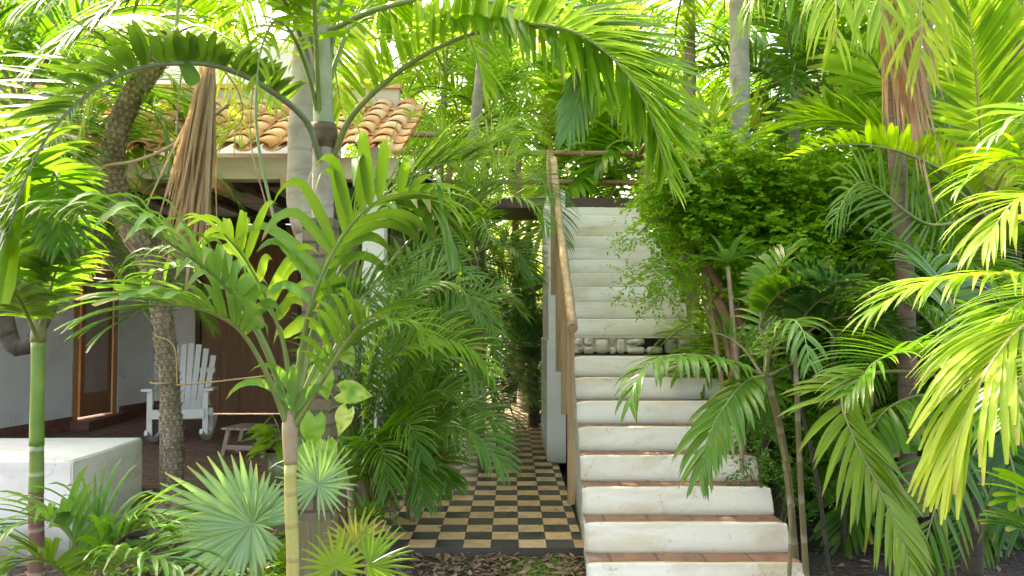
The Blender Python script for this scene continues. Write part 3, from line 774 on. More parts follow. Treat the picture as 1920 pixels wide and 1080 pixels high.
def leafcloud(root, name, mat, blobs, size, n, seed, twig=None, hang=.3, asp=.45, fillin=.35):
    """leaf-sized folded blades on sprays through the volume of uneven blobs"""
    rnd = random.Random(seed); m = MB(); tot = sum(b[1].x*b[1].y*b[1].z for b in blobs)
    for c, r in blobs:
        k = int(n * (r.x*r.y*r.z)/tot / 12)
        for _ in range(k):
            d = V((rnd.gauss(0,1), rnd.gauss(0,1), rnd.gauss(0,1))).normalized()
            rr = rnd.random()**fillin
            q = c + V((d.x*r.x, d.y*r.y, d.z*r.z))*rr*(1+.25*noise.noise(d*2+c))
            sp = (V((d.x, d.y, d.z*.6 - hang)) + V((rnd.uniform(-.5,.5), rnd.uniform(-.5,.5), rnd.uniform(-.3,.3)))).normalized()
            L = size*rnd.uniform(2.6, 5); yl = max(0, rnd.gauss(.1,.15)) if d.z > 0 else 0
            tone = min(1, max(0, .5 + .5*noise.noise(q*1.7) + rnd.uniform(-.25,.25)))
            for i in range(12):
                t = (i+.5)/12; b = q + sp*(L*t) + V((0,0,-.25*L*t*t)); sd_ = sp.cross(V((0,0,1)))
                if sd_.length < .1: sd_ = V((1,0,0))
                sd_.normalize(); s_ = 1 if i % 2 else -1
                ld = (sp*.5 + sd_*s_*.9 + V((rnd.uniform(-.6,.6), rnd.uniform(-.6,.6), rnd.uniform(-.7,.4)))).normalized()
                l = size*rnd.uniform(.7,1.25); ww = ld.cross(V((rnd.uniform(-1,1), rnd.uniform(-1.4,.6), 1))).normalized()*(l*asp*.5)
                up = ww.cross(ld).normalized()*(l*.07)
                m.add([b, b+ld*l*.45+ww+up, b+ld*l, b+ld*l*.45-ww+up], [(0,1,2,3)], 0, smooth=False, cs=[(tone, .2, yl)]*4)
    return m.build(name, mat, root)
def branches(root, base, blobs, mat, r=.03, seed=1, name='branch'):
    rnd = random.Random(seed)
    for c, rr in blobs:
        m = MB(); mid = base.lerp(c, .5) + V((rnd.uniform(-.15,.15), rnd.uniform(-.1,.1), rnd.uniform(0,.2)))
        m.tube(catmull([base, mid, c], 16), [r*(1-.75*i/15) for i in range(16)], 7, wob=.2)
        for _ in range(5):
            e = c + V((rnd.uniform(-1,1)*rr.x, rnd.uniform(-1,1)*rr.y, rnd.uniform(-.6,1)*rr.z))*.85
            s_ = mid.lerp(c, rnd.uniform(.2,.9)); m.tube(catmull([s_, s_.lerp(e,.5)+V((0,0,.05)), e], 8), [r*.3*(1-.7*i/7) for i in range(8)], 5)
        m.build(name, mat, root)
def fan_leaf(root, c, nrm, up, rad, n, mats, span=320, seed=1, stalk=None, W=.05, droop=.25, name='fan_leaf', united=.35, tilt=.15, asym=.22):
    rnd = random.Random(seed); m = MB(); nrm = V(nrm).normalized(); u = V(up); u = (u - nrm*u.dot(nrm)).normalized(); s = u.cross(nrm)
    for i in range(n):
        a = math.radians(-span/2 + span*(i+.5+rnd.uniform(-.22,.22))/n)
        d = (u*math.cos(a) + s*math.sin(a) + nrm*(tilt + rnd.uniform(-.12,.12))).normalized()
        L = rad*(lerp_tab([(0,1),(.22,.82),(.5,.50),(1,.36)], abs(a)/math.pi) if asym > .5 else 1 - asym*abs(a/math.pi)**1.5)*rnd.uniform(.93,1.05)
        wd = 2*math.tan(math.radians(span/n/2))*rad*united*1.15
        nn = (nrm + s*rnd.uniform(-.1,.1)).normalized(); wv = d.cross(nn).normalized(); p = c.copy(); vs = []; cs = []; r0 = rnd.random(); sg = 7; dd = d.copy()
        for j in range(sg+1):
            t = j/sg; hw = (wd*.5*min(1, t/united*1.0) if t < united else wd*.5*max(.03, 1-(t-united)/(1-united))**.8) + .0015
            vs += [p - wv*hw - nn*hw*.55, p.copy(), p + wv*hw - nn*hw*.55]; cs += [(r0,t,.0),(r0,t,.5),(r0,t,.0)]
            p = p + dd*(L/sg); dd = (dd + G*(droop*t*t*rnd.uniform(.6,1.5)/2)).normalized()
        m.add(vs, [(j*3+q, j*3+q+1, j*3+q+4, j*3+q+3) for j in range(sg) for q in (0,1)], 0, cs=cs)
    if stalk: m.tube(catmull(stalk + [c], 14), [.013*(1-.4*i/13)*rad/.4 for i in range(14)], 7, 1)
    return m.build(name, mats, root)
def heart(m, p, d, n, L, rnd, yel=.1, fold=.18, mi=0, asp=.8):
    d = V(d).normalized(); n = V(n).normalized(); w_ = d.cross(n).normalized(); n = w_.cross(d); K = 10; vs = []; cs = []; r0 = rnd.random()
    for i in range(K+1):
        t = i/K; hw = max(.001, asp*.5*L*lerp_tab([(0,.5),(.1,.86),(.22,1),(.4,.94),(.6,.7),(.8,.36),(.92,.14),(1,0)], t))
        back = -.2*L*max(0, 1-t*3)
        for q in (-1,-.55,0,.55,1):
            z = fold*abs(q)*hw - .35*L*t*t*.5 + .02*L*math.sin(q*5+t*9)
            vs.append(p + d*(L*t + back*abs(q)) + w_*hw*q + n*z); cs.append((r0, t*.8, max(0, min(1, yel*(1 + 2*noise.noise(V((q*3, t*8, r0*20)))))) ))
    m.add(vs, [(i*5+q, i*5+q+1, i*5+q+6, i*5+q+5) for i in range(K) for q in range(4)], mi, cs=cs)

OLV = [leaf_mat('leaf_olive', (.07,.16,.008), (.15,.26,.015), (.3,.35,.05), (.28,.42,.04), .3, .3), ST_olive]
LIM = [leaf_mat('leaf_lime', (.09,.27,.01), (.2,.40,.015), (.5,.5,.06), (.40,.64,.03), .46, .35), ST_yel]
LF_hero = leaf_mat('leaf_hero', (.03,.12,.012), (.09,.23,.03), (.3,.36,.04), (.22,.42,.02), .3, .22)
ST_scar = stem_mat('leaf_scar_tan', (.26,.21,.13), (.48,.41,.28), .95)
ST_core = stem_mat('bark_core', (.14,.11,.07), (.25,.20,.13), .95)  # core darker than the scars, standing in for shade between them
FAN = [leaf_mat('leaf_fan', (.06,.20,.03), (.20,.38,.10), (.55,.68,.40), (.26,.45,.06), .3, .3), ST_green]
HER = [LF_hero, ST_green]
MID = [LF_mid, ST_green]; DRK = [LF_dark, ST_olive]; BRI = [LF_bright, ST_green]; BLU = [LF_blue, ST_green]; YEL = [LF_yel, ST_yel]; DEP = [LF_deep, ST_olive]
DED = [LF_dead, ST_tan]; COP = [LF_copper, ST_tan]
def g0(px, D): p = P(px, 600, D); return V((p.x, p.y, gz(p.x, p.y)))

# ------------------------------------------------------------------ B: tall grey palm with the big arching fronds
b0 = g0(598, 5.15); bt = P(606, 262, 4.9)
B = empty('palm_tree', b0, 'tall palm with pale green crownshaft whose long fronds arch over the whole garden', 'palm')
trunk(B, [b0 - V((0,0,.1)), P(598, 700, 5.1), P(605, 470, 5.0)], [.066, .068], ST_grey, n=24, seg=14)
trunk(B, [P(605, 474, 5.0), P(606, 380, 4.95), bt], [.069, .064], ST_grey, n=30, seg=14)
trunk(B, [bt - V((0,0,.02)), P(606, 150, 4.9), P(604, 0, 4.9), P(602, -160, 4.9)], [(0,.068),(.35,.055),(1,.028)], ST_shaft, n=30, seg=12, name='crownshaft')
m = MB(); m.tube([bt + V((0,0,-.05)), bt + V((0,0,.05)), bt + V((0,0,.1))], [.066,.073,.066], 14, wob=.4); m.build('leaf_scar', ST_brown, B)
hb = dict(mats=MID, prof='point')
def BF(label, pts, **k): q = dict(hb); q.update(k); mt = q.pop('mats'); return add_frond(B, 'frond', mt, pts, label, **q)
BF('frond arching to the left across the roof', PP((600,300,4.85),(572,225,4.7),(500,165,4.3),(420,127,4.0),(345,118,3.8),(250,130,3.6),(160,180,3.45),(90,255,3.35),(45,345,3.3),(15,440,3.3)),
   n=60, L=.58, W=.064, t0=.2, ang=(80,36), lifts=(58,30), droop=.3, seed=4, rach=.018, jit=9, prof='point', tab=[(0,.3),(.2,.33),(.38,.42),(.52,.8),(.7,1),(.88,.95),(1,.6)], mats=[LF_hero, ST_rachis])
BF('frond arching to the right towards the stairs', PP((625,290,4.9),(665,210,4.8),(760,125,4.6),(860,72,4.4),(960,48,4.2),(1050,52,4.0),(1120,85,3.9),(1185,150,3.8),(1225,230,3.75),(1250,330,3.75)),
   n=76, L=.52, W=.045, t0=.16, ang=(60,26), lift=30, droop=.32, seed=9, rach=.017, mats=BRI)
BF('upper frond sweeping right with drooping tip', PP((612,60,4.9),(700,20,4.7),(820,-5,4.5),(950,10,4.3),(1060,45,4.1),(1150,105,3.95),(1215,190,3.85),(1250,290,3.8)),
   n=74, L=.60, W=.04, t0=.25, ang=(58,26), lift=5, droop=.2, seed=12, rach=.017, mats=MID, ref=(0,-1,.55))
BF('pale folded frond tip hanging over the stairs', PP((1000,50,4.2),(1060,60,4.1),(1105,95,4.0),(1085,180,3.95),(1065,250,3.9)), n=26, L=.26, W=.026, t0=.4, ang=(40,16), lift=0, droop=.7, seed=14, rach=.010, mats=BLU, ref=(0,-1,.2))
BF(None, PP((605,200,4.9),(560,60,4.8),(500,-40,4.5),(400,-60,4.2),(280,-20,3.9),(170,40,3.7),(80,110,3.6)), n=60, L=.55, W=.04, t0=.25, ang=(62,30), lift=5, droop=.45, seed=15, mats=[LF_hero, ST_rachis])
BF(None, PP((603,150,4.9),(560,10,4.7),(470,-70,4.2),(330,-90,3.8),(180,-50,3.5),(40,10,3.3)), n=56, L=.5, W=.04, t0=.25, ang=(65,30), lift=-10, droop=.6, seed=17, mats=DRK)
BF(None, PP((610,170,4.9),(660,40,5.1),(720,-60,5.4),(800,-90,5.8),(880,-60,6.2)), n=50, L=.5, W=.04, t0=.2, lift=15, droop=.6, seed=21, mats=BRI)
BF(None, PP((607,180,4.9),(590,40,5.3),(560,-60,5.8),(500,-60,6.4),(450,20,6.8),(430,120,7.1)), n=50, L=.5, W=.045, t0=.25, lift=-5, droop=.8, seed=23, mats=BRI)
BF(None, PP((600,230,4.9),(575,130,4.7),(545,60,4.4),(515,40,4.2),(490,90,4.0),(480,160,3.9)), n=15, L=.26, W=.028, t0=.3, ang=(50,30), lift=0, droop=1.2, seed=26, mats=BRI, yel=.2)
BF(None, PP((600,240,4.9),(590,-20,4.5),(600,-180,4.0),(640,-240,3.3),(700,-220,2.7)), n=50, L=.5, W=.04, seed=27, mats=MID)
BF(None, PP((606,200,4.9),(640,0,4.9),(720,-160,4.6),(850,-240,4.3),(1000,-230,4.0)), n=50, L=.5, W=.04, seed=28, mats=MID)
for i, (a, b_, c_) in enumerate((((485,100,4.2),(482,250,4.2),(520,440,4.2)),((343,120,3.8),(335,180,3.8),(330,250,3.8)),((402,130,3.9),(396,250,3.9),(385,460,3.9)),((480,90,4.3),(470,260,4.3),(498,380,4.3)))):
    m = MB(); m.tube(catmull(PP(a, b_, c_), 14), .004 if i else .009, 5, cap=False); m.build('hanging_stalk', ST_tan if i else ST_green, B)
# one broken folded leaflet hanging from the left frond
m = MB(); rr = random.Random(4); leaflet(m, P(340,112,3.8), V((.6,-.3,-.8)), V((0,-1,.2)), .17, .075, .3, .2, 'jag', 6, rr); m.build('folded_leaflet', LF_blue, B)

# grey trunk just left of B
j0 = g0(599, 6.0); J = empty('palm_tree', j0, 'thick smooth grey palm trunk standing just left of the green crownshaft', 'palm')
trunk(J, [j0 - V((0,0,.1)), P(600,700,6.0), P(594,540,6.0), P(580,430,6.0)], [(0,.08),(.7,.085),(1,.116)], ST_grey, n=24, seg=14)
trunk(J, [P(581,436,6.0), P(567,360,6.0), P(573,150,6.0), P(582,-60,6.0), P(588,-260,6.0)], [(0,.118),(.3,.108),(1,.088)], ST_grey, n=50, seg=16)
crown(J, P(588,-260,6.0), 11, 2.3, 'feather', BRI, 5, 1, 5)

# ------------------------------------------------------------------ I: leaning rough trunk with rope
i0 = g0(322, 6.6); I = empty('palm_tree', i0, 'curved palm trunk covered in dark scaly leaf scars, leaning in front of the porch', 'palm')
ipts = [i0 - V((0,0,.1))] + PP((322,930,6.6),(325,850,6.6),(316,700,6.6),(305,600,6.6),(290,515,6.6),(245,430,6.55),(217,350,6.5),(213,280,6.45),(238,200,6.4),(285,125,6.4),(330,60,6.4))
itab = [(0,.115),(.08,.085),(.35,.08),(.5,.085),(.65,.095),(.8,.092),(1,.088)]
ic = catmull(ipts, 90); trunk(I, ipts, itab, ST_core, n=60, seg=14)
m = MB(); fr = frames(ic); rnd = random.Random(8); cnt = 0
for i in range(4, 89):
    T, S, Nn = fr[i]; r = lerp_tab(itab, i/89)
    for j in range(13):
        a = 2*math.pi*(j + (i % 2)*.5)/13 + rnd.uniform(-.13,.13); o = S*math.cos(a) + Nn*math.sin(a); s_ = T.cross(o)
        if o.y > .55: continue
        p = ic[i] + o*r*.97; h = rnd.uniform(.03,.042); ww = rnd.uniform(.018,.027); out = rnd.uniform(.008,.024)*(1.6 if i < 45 and rnd.random() < .3 else 1)
        m.add([p - s_*ww, p + s_*ww, p + T*h*.9 + s_*ww*.5 + o*out, p + T*h*.9 - s_*ww*.5 + o*out, p + T*h*1.15 + o*.002], [(0,1,2,3),(3,2,4)], c=(rnd.random(),.5,.5), smooth=False)
m.build('leaf_scar', ST_scar, I)
m = MB(); m.tube([P(318,925,6.6), P(318,950,6.6)-V((0,0,.1)), P(318,990,6.6)-V((0,0,.15))], [.10,.17,.2], 16, wob=.5); m.build('root_mound', ST_rough, I)
it = ic[-1]
for k, (pts, mt, kw) in enumerate([
    (((330,60,6.4),(250,60,6.1),(180,110,5.9),(120,190,5.7),(90,300,5.6)), MID, dict(n=50, L=.42, W=.022)),
    (((330,60,6.4),(230,90,6.2),(170,180,6.1),(140,280,6.0)), BRI, dict(n=48, L=.40, W=.02, nrm=1)),
    (((330,60,6.4),(400,110,6.9),(450,180,7.1),(440,240,7.2),(330,260,7.2)), YEL, dict(n=46, L=.35, W=.02)),
    (((330,60,6.4),(380,50,6.0),(460,100,5.8),(520,200,5.7)), BRI, dict(n=46, L=.4, W=.022)),
    (((330,60,6.4),(330,-60,6.4),(250,-120,6.2),(120,-100,6.0)), MID, dict(n=46, L=.45, W=.024)),
    (((330,60,6.4),(350,-60,6.8),(420,-120,7.2),(520,-90,7.5)), MID, dict(n=46, L=.45, W=.024)),
    (((330,60,6.4),(270,30,5.8),(230,40,5.0),(200,120,4.6)), MID, dict(n=46, L=.45, W=.024))]):
    kw.pop('nrm', None); add_frond(I, 'frond', mt, PP(*pts), seed=60+k, lift=-10, droop=.9, rach=.012, **kw)
# low fronds behind that trunk (cycad-like, in front of the porch)
CY = empty('feather_palm', g0(318, 7.2), 'fine feathery palm with silvery arching fronds under the porch eave', 'palm')
for k, (pts, mt) in enumerate([
   (((312,640,7.2),(262,400,7.2),(320,325,7.1),(400,330,7.0),(450,385,7.0)), BLU), (((312,640,7.2),(255,360,7.2),(330,300,7.2),(410,290,7.2)), BRI),
   (((312,640,7.2),(220,380,7.2),(140,330,7.0),(70,360,6.9)), MID), (((312,640,7.2),(210,330,7.2),(110,270,7.2),(20,300,7.0)), BRI),
   (((312,640,7.2),(230,460,7.0),(190,440,6.8),(130,500,6.7)), DRK), (((312,640,7.2),(300,520,6.9),(350,540,6.8),(400,620,6.8)), DRK),
   (((312,640,7.2),(200,400,7.3),(100,390,7.3),(10,440,7.2)), DRK), (((312,640,7.2),(180,470,7.0),(110,440,6.9),(60,500,6.8)), MID)]):
    add_frond(CY, 'frond', mt, PP(*pts), n=46, L=.34, W=.017, seed=80+k, droop=.75, lift=15, rach=.009)
trunk(CY, [g0(318,7.2), P(312,640,7.2)], [.06,.05], ST_rough, n=12)
# rope around the rough trunk
rp = empty('rope', P(318,720,6.5), 'yellow rope tied round the scaly trunk and stretched right towards the brick pillar', 'rope')
m = MB()
loop = [P(308,715,6.6) + V((math.cos(a)*.105, math.sin(a)*.105, .01*math.sin(a))) for a in [i*2*math.pi/20 for i in range(21)]]
m.tube(loop, .008, 6, cap=False); m.build('loop', ROPE, rp)
m = MB(); m.tube(catmull(PP((332,722,6.5),(400,716,6.4),(470,708,6.3),(560,698,6.1)), 30), .007, 6, wob=.3); m.build('line', ROPE, rp)
m = MB(); m.tube(catmull(PP((290,630,6.48),(318,640,6.46),(330,665,6.46),(332,720,6.48)), 18), .006, 6, wob=.3); m.build('line', ROPE, rp)

# dead frond curtain hanging over the eave
DD = empty('dead_frond', P(385,140,5.4), 'bundle of dry brown palm leaflets hanging in front of the porch eave', 'dead palm frond')
rnd = random.Random(14); m = MB()
for i in range(150):
    s = rnd.random(); a = P(375+30*rnd.random(), 120+190*s*rnd.random(), 5.4 + rnd.uniform(-.06,.06)); L = rnd.uniform(.7,1.25)
    leaflet(m, a, V((rnd.gauss(-.16,.07), rnd.gauss(0,.05), -1)), V((rnd.uniform(-.6,.6),-1,0)), L, rnd.uniform(.014,.03), .12, .9, 'point', 7, rnd, 0)
m.build('dry_leaflets', LF_dead, DD)
m = MB(); m.tube(catmull(PP((400,60,5.4),(392,200,5.4),(375,330,5.4),(350,430,5.4)), 16), .012, 6); m.build('midrib', ST_tan, DD)
st_ = empty('dry_stalk', P(212,322,6.1), 'bare dry flower stalk hooked round the leaning trunk', 'stalk')
m = MB(); m.tube(catmull(PP((190,330,6.2),(196,312,6.15),(260,300,6.0),(330,268,5.9),(430,195,5.8)), 22), .013, 7); m.build('stem', ST_tan, st_)

# ------------------------------------------------------------------ A: ringed cane on the far left
a0 = g0(62, 4.2); A = empty('ringed_palm', a0, 'slender ringed cane palm at the left edge, purple below and green above', 'palm')
trunk(A, [a0 - V((0,0,.1)), P(66,1080,4.2), P(68,925,4.2)], [.040,.037], ST_canebrown, n=24, seg=12, name='trunk')
trunk(A, PP((68,926,4.2),(69,885,4.2),(69,835,4.2)), [.036,.035], ST_cane, n=12, seg=12, name='trunk')
trunk(A, PP((69,836,4.2),(70,760,4.2),(71,640,4.2)), [.035,.034], ST_canep, n=18, seg=12, name='trunk')
trunk(A, PP((71,641,4.2),(73,600,4.2),(75,520,4.2),(78,430,4.2)), [(0,.037),(.3,.032),(1,.016)], ST_olive, n=20, name='crownshaft')
for k, (pts, mt, kw) in enumerate([
    (((74,560,4.2),(70,440,4.1),(50,330,3.9),(20,250,3.7),(-40,220,3.5)), HER, dict(L=.42)),
    (((76,520,4.2),(86,400,4.1),(100,330,4.0),(108,340,3.9),(112,460,3.8)), DRK, dict(L=.3, W=.035)),
    (((72,600,4.2),(40,520,4.0),(10,430,3.8),(-40,380,3.6)), HER, dict(L=.42)),
    (((72,620,4.2),(90,560,4.1),(110,500,4.0),(150,470,3.9)), HER, dict(L=.26)),
    (((74,560,4.2),(80,440,4.4),(95,400,4.6),(130,420,4.8),(150,500,4.9)), DRK, dict(L=.32)),
    (((72,640,4.2),(50,590,4.0),(20,545,3.8),(-30,530,3.6)), HER, dict(L=.3)),
    (((76,500,4.2),(60,380,4.4),(20,340,4.6),(-30,380,4.8)), DRK, dict(L=.35))]):
    q = dict(n=30, W=.04, t0=.3, lift=10, droop=.7, seed=100+k, prof='point', rach=.011); q.update(kw); add_frond(A, 'frond', mt, PP(*pts), **q)
# hanging broad bright blade near the left edge
bl = MB(); rr = random.Random(3)
for k, (x, y, L, wd) in enumerate(((42,300,.62,.085),(30,330,.6,.07),(14,360,.55,.06),(55,330,.35,.05))):
    leaflet(bl, P(x, y, 3.35), V((-.12*k/3-.05, -.1, -1)), V((.2,-1,0)), L, wd, .1, .25, 'jag', 8, rr, 0, yel=.15)
bl.build('drooping_leaflets', LF_mid, B)
# thick mossy vine behind the cane
vn = empty('gnarled_vine', P(20,420,5.6), 'thick gnarled mossy vine curling against the white porch wall at the left edge', 'vine')
m = MB(); m.tube(catmull(PP((-20,380,5.6),(8,480,5.6),(5,570,5.5),(22,640,5.5),(50,652,5.5),(78,610,5.6),(110,540,5.8)), 30), [.09-.0018*i for i in range(30)], 10, wob=.35); m.build('stem', ST_dark, vn)

# ------------------------------------------------------------------ C: young palm in the centre
c0 = g0(550, 3.5); C = empty('young_palm', c0, 'young palm with yellow cane base in the middle, broad curling leaflets', 'palm')
trunk(C, [c0 - V((0,0,.1)), P(549,1080,3.5), P(546,960,3.5), P(545,868,3.5)], [.032,.027], ST_yel, n=24, seg=14, name='trunk')
trunk(C, PP((545,870,3.5),(543,800,3.5),(541,740,3.5)), [(0,.029),(.5,.034),(1,.02)], ST_tan, n=16, seg=12, name='leaf_sheath')
CB = dict(prof='point', seg=8, fold=.28, t0=.42, rach=.012)
CMID = [LF_hero, ST_green]
def CF(label, mt, pts, **k): q = dict(CB); q.update(k); q.pop('mats', 0); mt = CMID if mt is MID else mt; return add_frond(C, 'frond', mt, pts, label, **q)
CF('tall frond arching right with wide curling leaflets', MID, PP((548,800,3.5),(562,680,3.45),(580,580,3.4),(615,490,3.35),(660,420,3.3),(712,374,3.2),(770,360,3.1),(820,370,3.0)),
   n=14, L=.52, W=.058, ang=(62,34), lifts=(50,8), droop=.8, seed=3, t0=.36, jit=10, prof='point', kink=(1.6,.5), seg=10, mats=0)
CF(None, MID, PP((549,800,3.5),(566,680,3.5),(584,590,3.48),(618,500,3.45),(655,440,3.42)), sides=(-1,), n=8, L=.52, W=.080, ang=(66,48), lift=25, droop=.35, seed=5, t0=.42, prof='point', fold=.4)
CF(None, MID, PP((548,790,3.5),(565,660,3.6),(600,540,3.7),(660,430,3.8),(740,350,3.9),(820,310,3.9),(890,300,3.8)), n=18, L=.46, W=.034, ang=(50,20), lift=30, droop=.4, seed=6, prof='point', t0=.5)
CF('long frond reaching left with blue-green ribbons', BLU, PP((542,790,3.5),(512,690,3.4),(470,600,3.3),(425,540,3.2),(370,492,3.1),(290,440,3.0),(200,408,2.95),(120,395,2.9)),
   n=24, L=.42, W=.050, ang=(56,22), lifts=(40,20), droop=.8, seed=11, t0=.34, jit=9, prof='point', kink=(1.2,.6), seg=10)
CF('lower left frond with tips hanging over the chair', BLU, PP((540,800,3.5),(500,700,3.35),(455,625,3.2),(400,588,3.1),(330,572,3.0),(270,578,2.95),(235,600,2.9)),
   n=20, L=.44, W=.044, ang=(48,14), lift=14, droop=.5, seed=13, prof='jag', t0=.5)
CF(None, BLU, PP((550,790,3.5),(590,690,3.5),(640,600,3.5),(700,540,3.5),(760,520,3.5)), n=18, L=.36, W=.036, ang=(50,22), lift=30, droop=.6, seed=19, prof='point')
CF(None, BLU, PP((545,790,3.5),(500,650,3.6),(430,540,3.7),(350,500,3.8),(270,520,3.9)), n=15, L=.38, W=.050, ang=(60,30), lift=30, droop=.9, seed=23, kink=(1.3,1.3), seg=9)
CF('right frond hanging its broad leaflets beside the stairs view', MID, PP((550,790,3.5),(580,640,3.6),(640,500,3.7),(710,400,3.75),(770,372,3.75),(820,400,3.7),(850,460,3.65)),
   n=15, L=.46, W=.064, ang=(60,28), lifts=(0,-30), droop=1.3, seed=29, t0=.64, prof='point')
CF(None, BLU, PP((552,790,3.5),(610,690,3.6),(680,560,3.8),(790,430,4.0),(900,370,4.1),(980,350,4.2)), n=22, L=.4, W=.026, ang=(45,20), lift=25, droop=.4, seed=33, prof='point', t0=.6)
CF(None, BRI, PP((550,790,3.5),(580,660,3.6),(640,500,3.8),(740,370,4.0),(850,290,4.1),(960,260,4.2)), n=20, L=.5, W=.036, ang=(42,18), lift=28, droop=.45, seed=35, prof='point', t0=.58)
CF(None, BRI, PP((546,790,3.5),(535,660,3.45),(500,560,3.4),(455,480,3.3),(420,440,3.2)), n=11, L=.42, W=.050, ang=(60,30), lift=35, droop=.7, kink=(1.2,1.2), seg=9, seed=37, t0=.4, prof='point')
CF(None, MID, PP((552,800,3.5),(600,720,3.4),(650,640,3.3),(690,600,3.2),(735,600,3.1)), n=12, L=.38, W=.034, ang=(50,25), lift=25, droop=.9, seed=39, t0=.35)
for i, (x, y, ln) in enumerate(((548,760,.34),(552,745,.3),(545,770,.36),(556,770,.28))):
    m = MB(); leaflet(m, P(x, y, 3.45), V((-.6+.35*i, -.25, .75)), V((0,-1,.3)), ln, .04, 1.9, .3, 'point', 9, random.Random(i)); m.build('ribbon_leaflet', LF_blue, C)

# ------------------------------------------------------------------ D: areca clump by the path
d0 = V((P(720,940,6.4).x, 6.4, -.1)); rnd = random.Random(2)
D = empty('areca_palm', d0, 'lush clump of fine-leaved arching palm spilling over the checkered path', 'palm')
for k, (pts, mt) in enumerate([
    (((700,930,6.4),(688,760,6.3),(720,620,6.2),(780,545,6.1),(850,530,6.0),(905,590,5.9)), HER),
    (((720,930,6.4),(735,780,6.2),(790,690,6.0),(850,665,5.9),(905,720,5.8)), HER),
    (((710,930,6.4),(700,780,6.3),(740,670,6.1),(810,635,6.0),(880,650,5.9),(925,700,5.8)), BRI),
    (((740,930,6.4),(775,850,6.2),(830,800,6.0),(890,815,5.8),(950,880,5.7)), HER),
    (((690,930,6.4),(660,780,6.3),(655,660,6.2),(690,570,6.1),(740,540,6.0)), HER),
    (((720,940,6.4),(745,870,6.1),(770,850,5.9),(785,880,5.8),(795,940,5.7)), DRK),
    (((700,940,6.4),(680,860,6.1),(650,820,5.9),(600,830,5.8),(570,870,5.7)), BLU),
    (((720,930,6.4),(760,740,6.5),(830,600,6.6),(890,570,6.6),(930,620,6.5)), HER),
    (((710,940,6.4),(720,850,6.0),(740,800,5.8),(770,800,5.6),(790,860,5.5)), DRK),
    (((690,930,6.4),(650,800,6.4),(610,700,6.4),(600,620,6.4),(640,570,6.4)), HER),
    (((730,930,6.4),(800,780,6.6),(860,700,6.7),(900,700,6.8),(930,760,6.8)), DRK),
    (((700,930,6.4),(730,680,6.6),(760,560,6.7),(830,500,6.8),(900,520,6.8)), BLU),
    (((720,950,6.4),(760,890,6.3),(790,860,6.2),(820,870,6.1),(845,910,6.0)), DRK),
    (((690,940,6.4),(690,870,5.9),(700,830,5.7),(720,850,5.5),(730,920,5.4)), DRK),
    (((710,940,6.4),(760,820,6.3),(800,740,6.2),(850,740,6.2),(890,800,6.1)), HER),
    (((720,930,6.4),(780,760,6.6),(840,640,6.7),(900,610,6.8),(940,680,6.8)), HER), (((720,930,6.4),(790,820,6.5),(860,760,6.5),(910,770,6.5),(945,830,6.5)), HER),
    (((715,930,6.4),(770,740,6.9),(850,600,7.0),(930,550,7.1),(985,590,7.2)), HER), (((700,930,6.4),(690,720,6.0),(720,620,5.8),(770,600,5.7),(810,650,5.6)), BRI),
    (((700,930,6.4),(680,760,6.1),(650,690,5.9),(610,700,5.8),(580,750,5.7)), HER),
    (((700,930,6.4),(720,640,6.9),(760,500,7.1),(810,450,7.2),(870,470,7.2)), HER)]):
    add_frond(D, 'frond', mt, PP(*pts), n=44, L=.38, W=.027, t0=.26, seed=150+k, ang=(66,26), lift=16, droop=.55, rach=.010, seg=6, fold=.45, ref=(0,-.75,.65))
for k in range(9):
    x = d0.x + rnd.uniform(-.22,.25); m = MB(); b = V((x, d0.y+rnd.uniform(-.2,.2), -.15)); m.tube(catmull([b, b+V((rnd.uniform(-.05,.05),0,.5)), b+V((rnd.uniform(-.15,.15),-.05,1.0))], 12), .022, 8); m.build('stem', ST_olive if k % 2 else ST_bamboo, D)
D3 = empty('feather_palm', V((P(905,700,8.6).x, 8.6, -.1)), 'bright feathery palm in front of the walkway beam, between roof end and log handrail', 'palm')
trunk(D3, [D3.location, P(895,600,8.6), P(890,470,8.5)], [.05,.04], ST_brown, n=20)
for k, (pts, mt) in enumerate([
    (((890,470,8.5),(900,380,8.4),(940,330,8.3),(1000,330,8.2),(1045,380,8.1),(1062,460,8.0)), DRK), (((890,470,8.5),(880,370,8.4),(850,310,8.3),(790,300,8.2),(740,350,8.1)), BRI),
    (((890,470,8.5),(895,340,8.4),(920,260,8.4),(970,230,8.4),(1020,260,8.4)), BRI), (((890,470,8.5),(870,340,8.6),(820,240,8.7),(760,210,8.7)), BRI),
    (((890,470,8.5),(910,400,8.0),(950,370,7.7),(1000,380,7.5),(1030,430,7.4)), MID), (((890,470,8.5),(860,410,8.0),(820,390,7.8),(770,420,7.6)), MID),
    (((890,470,8.5),(900,420,7.9),(905,410,7.5),(920,450,7.2)), DRK), (((890,480,8.5),(930,460,8.2),(970,470,8.0),(1000,520,7.9)), DRK), (((890,480,8.5),(850,470,8.2),(810,490,8.0),(780,550,7.9)), DRK),
    (((890,470,8.5),(915,350,8.8),(960,290,8.9),(1020,290,9.0)), BRI)]):
    add_frond(D3, 'frond', mt, PP(*pts), n=44, L=.42, W=.022, t0=.2, seed=450+k, ang=(62,24), lift=14, droop=.5, rach=.009, seg=5, ref=(0,-.6,.8))
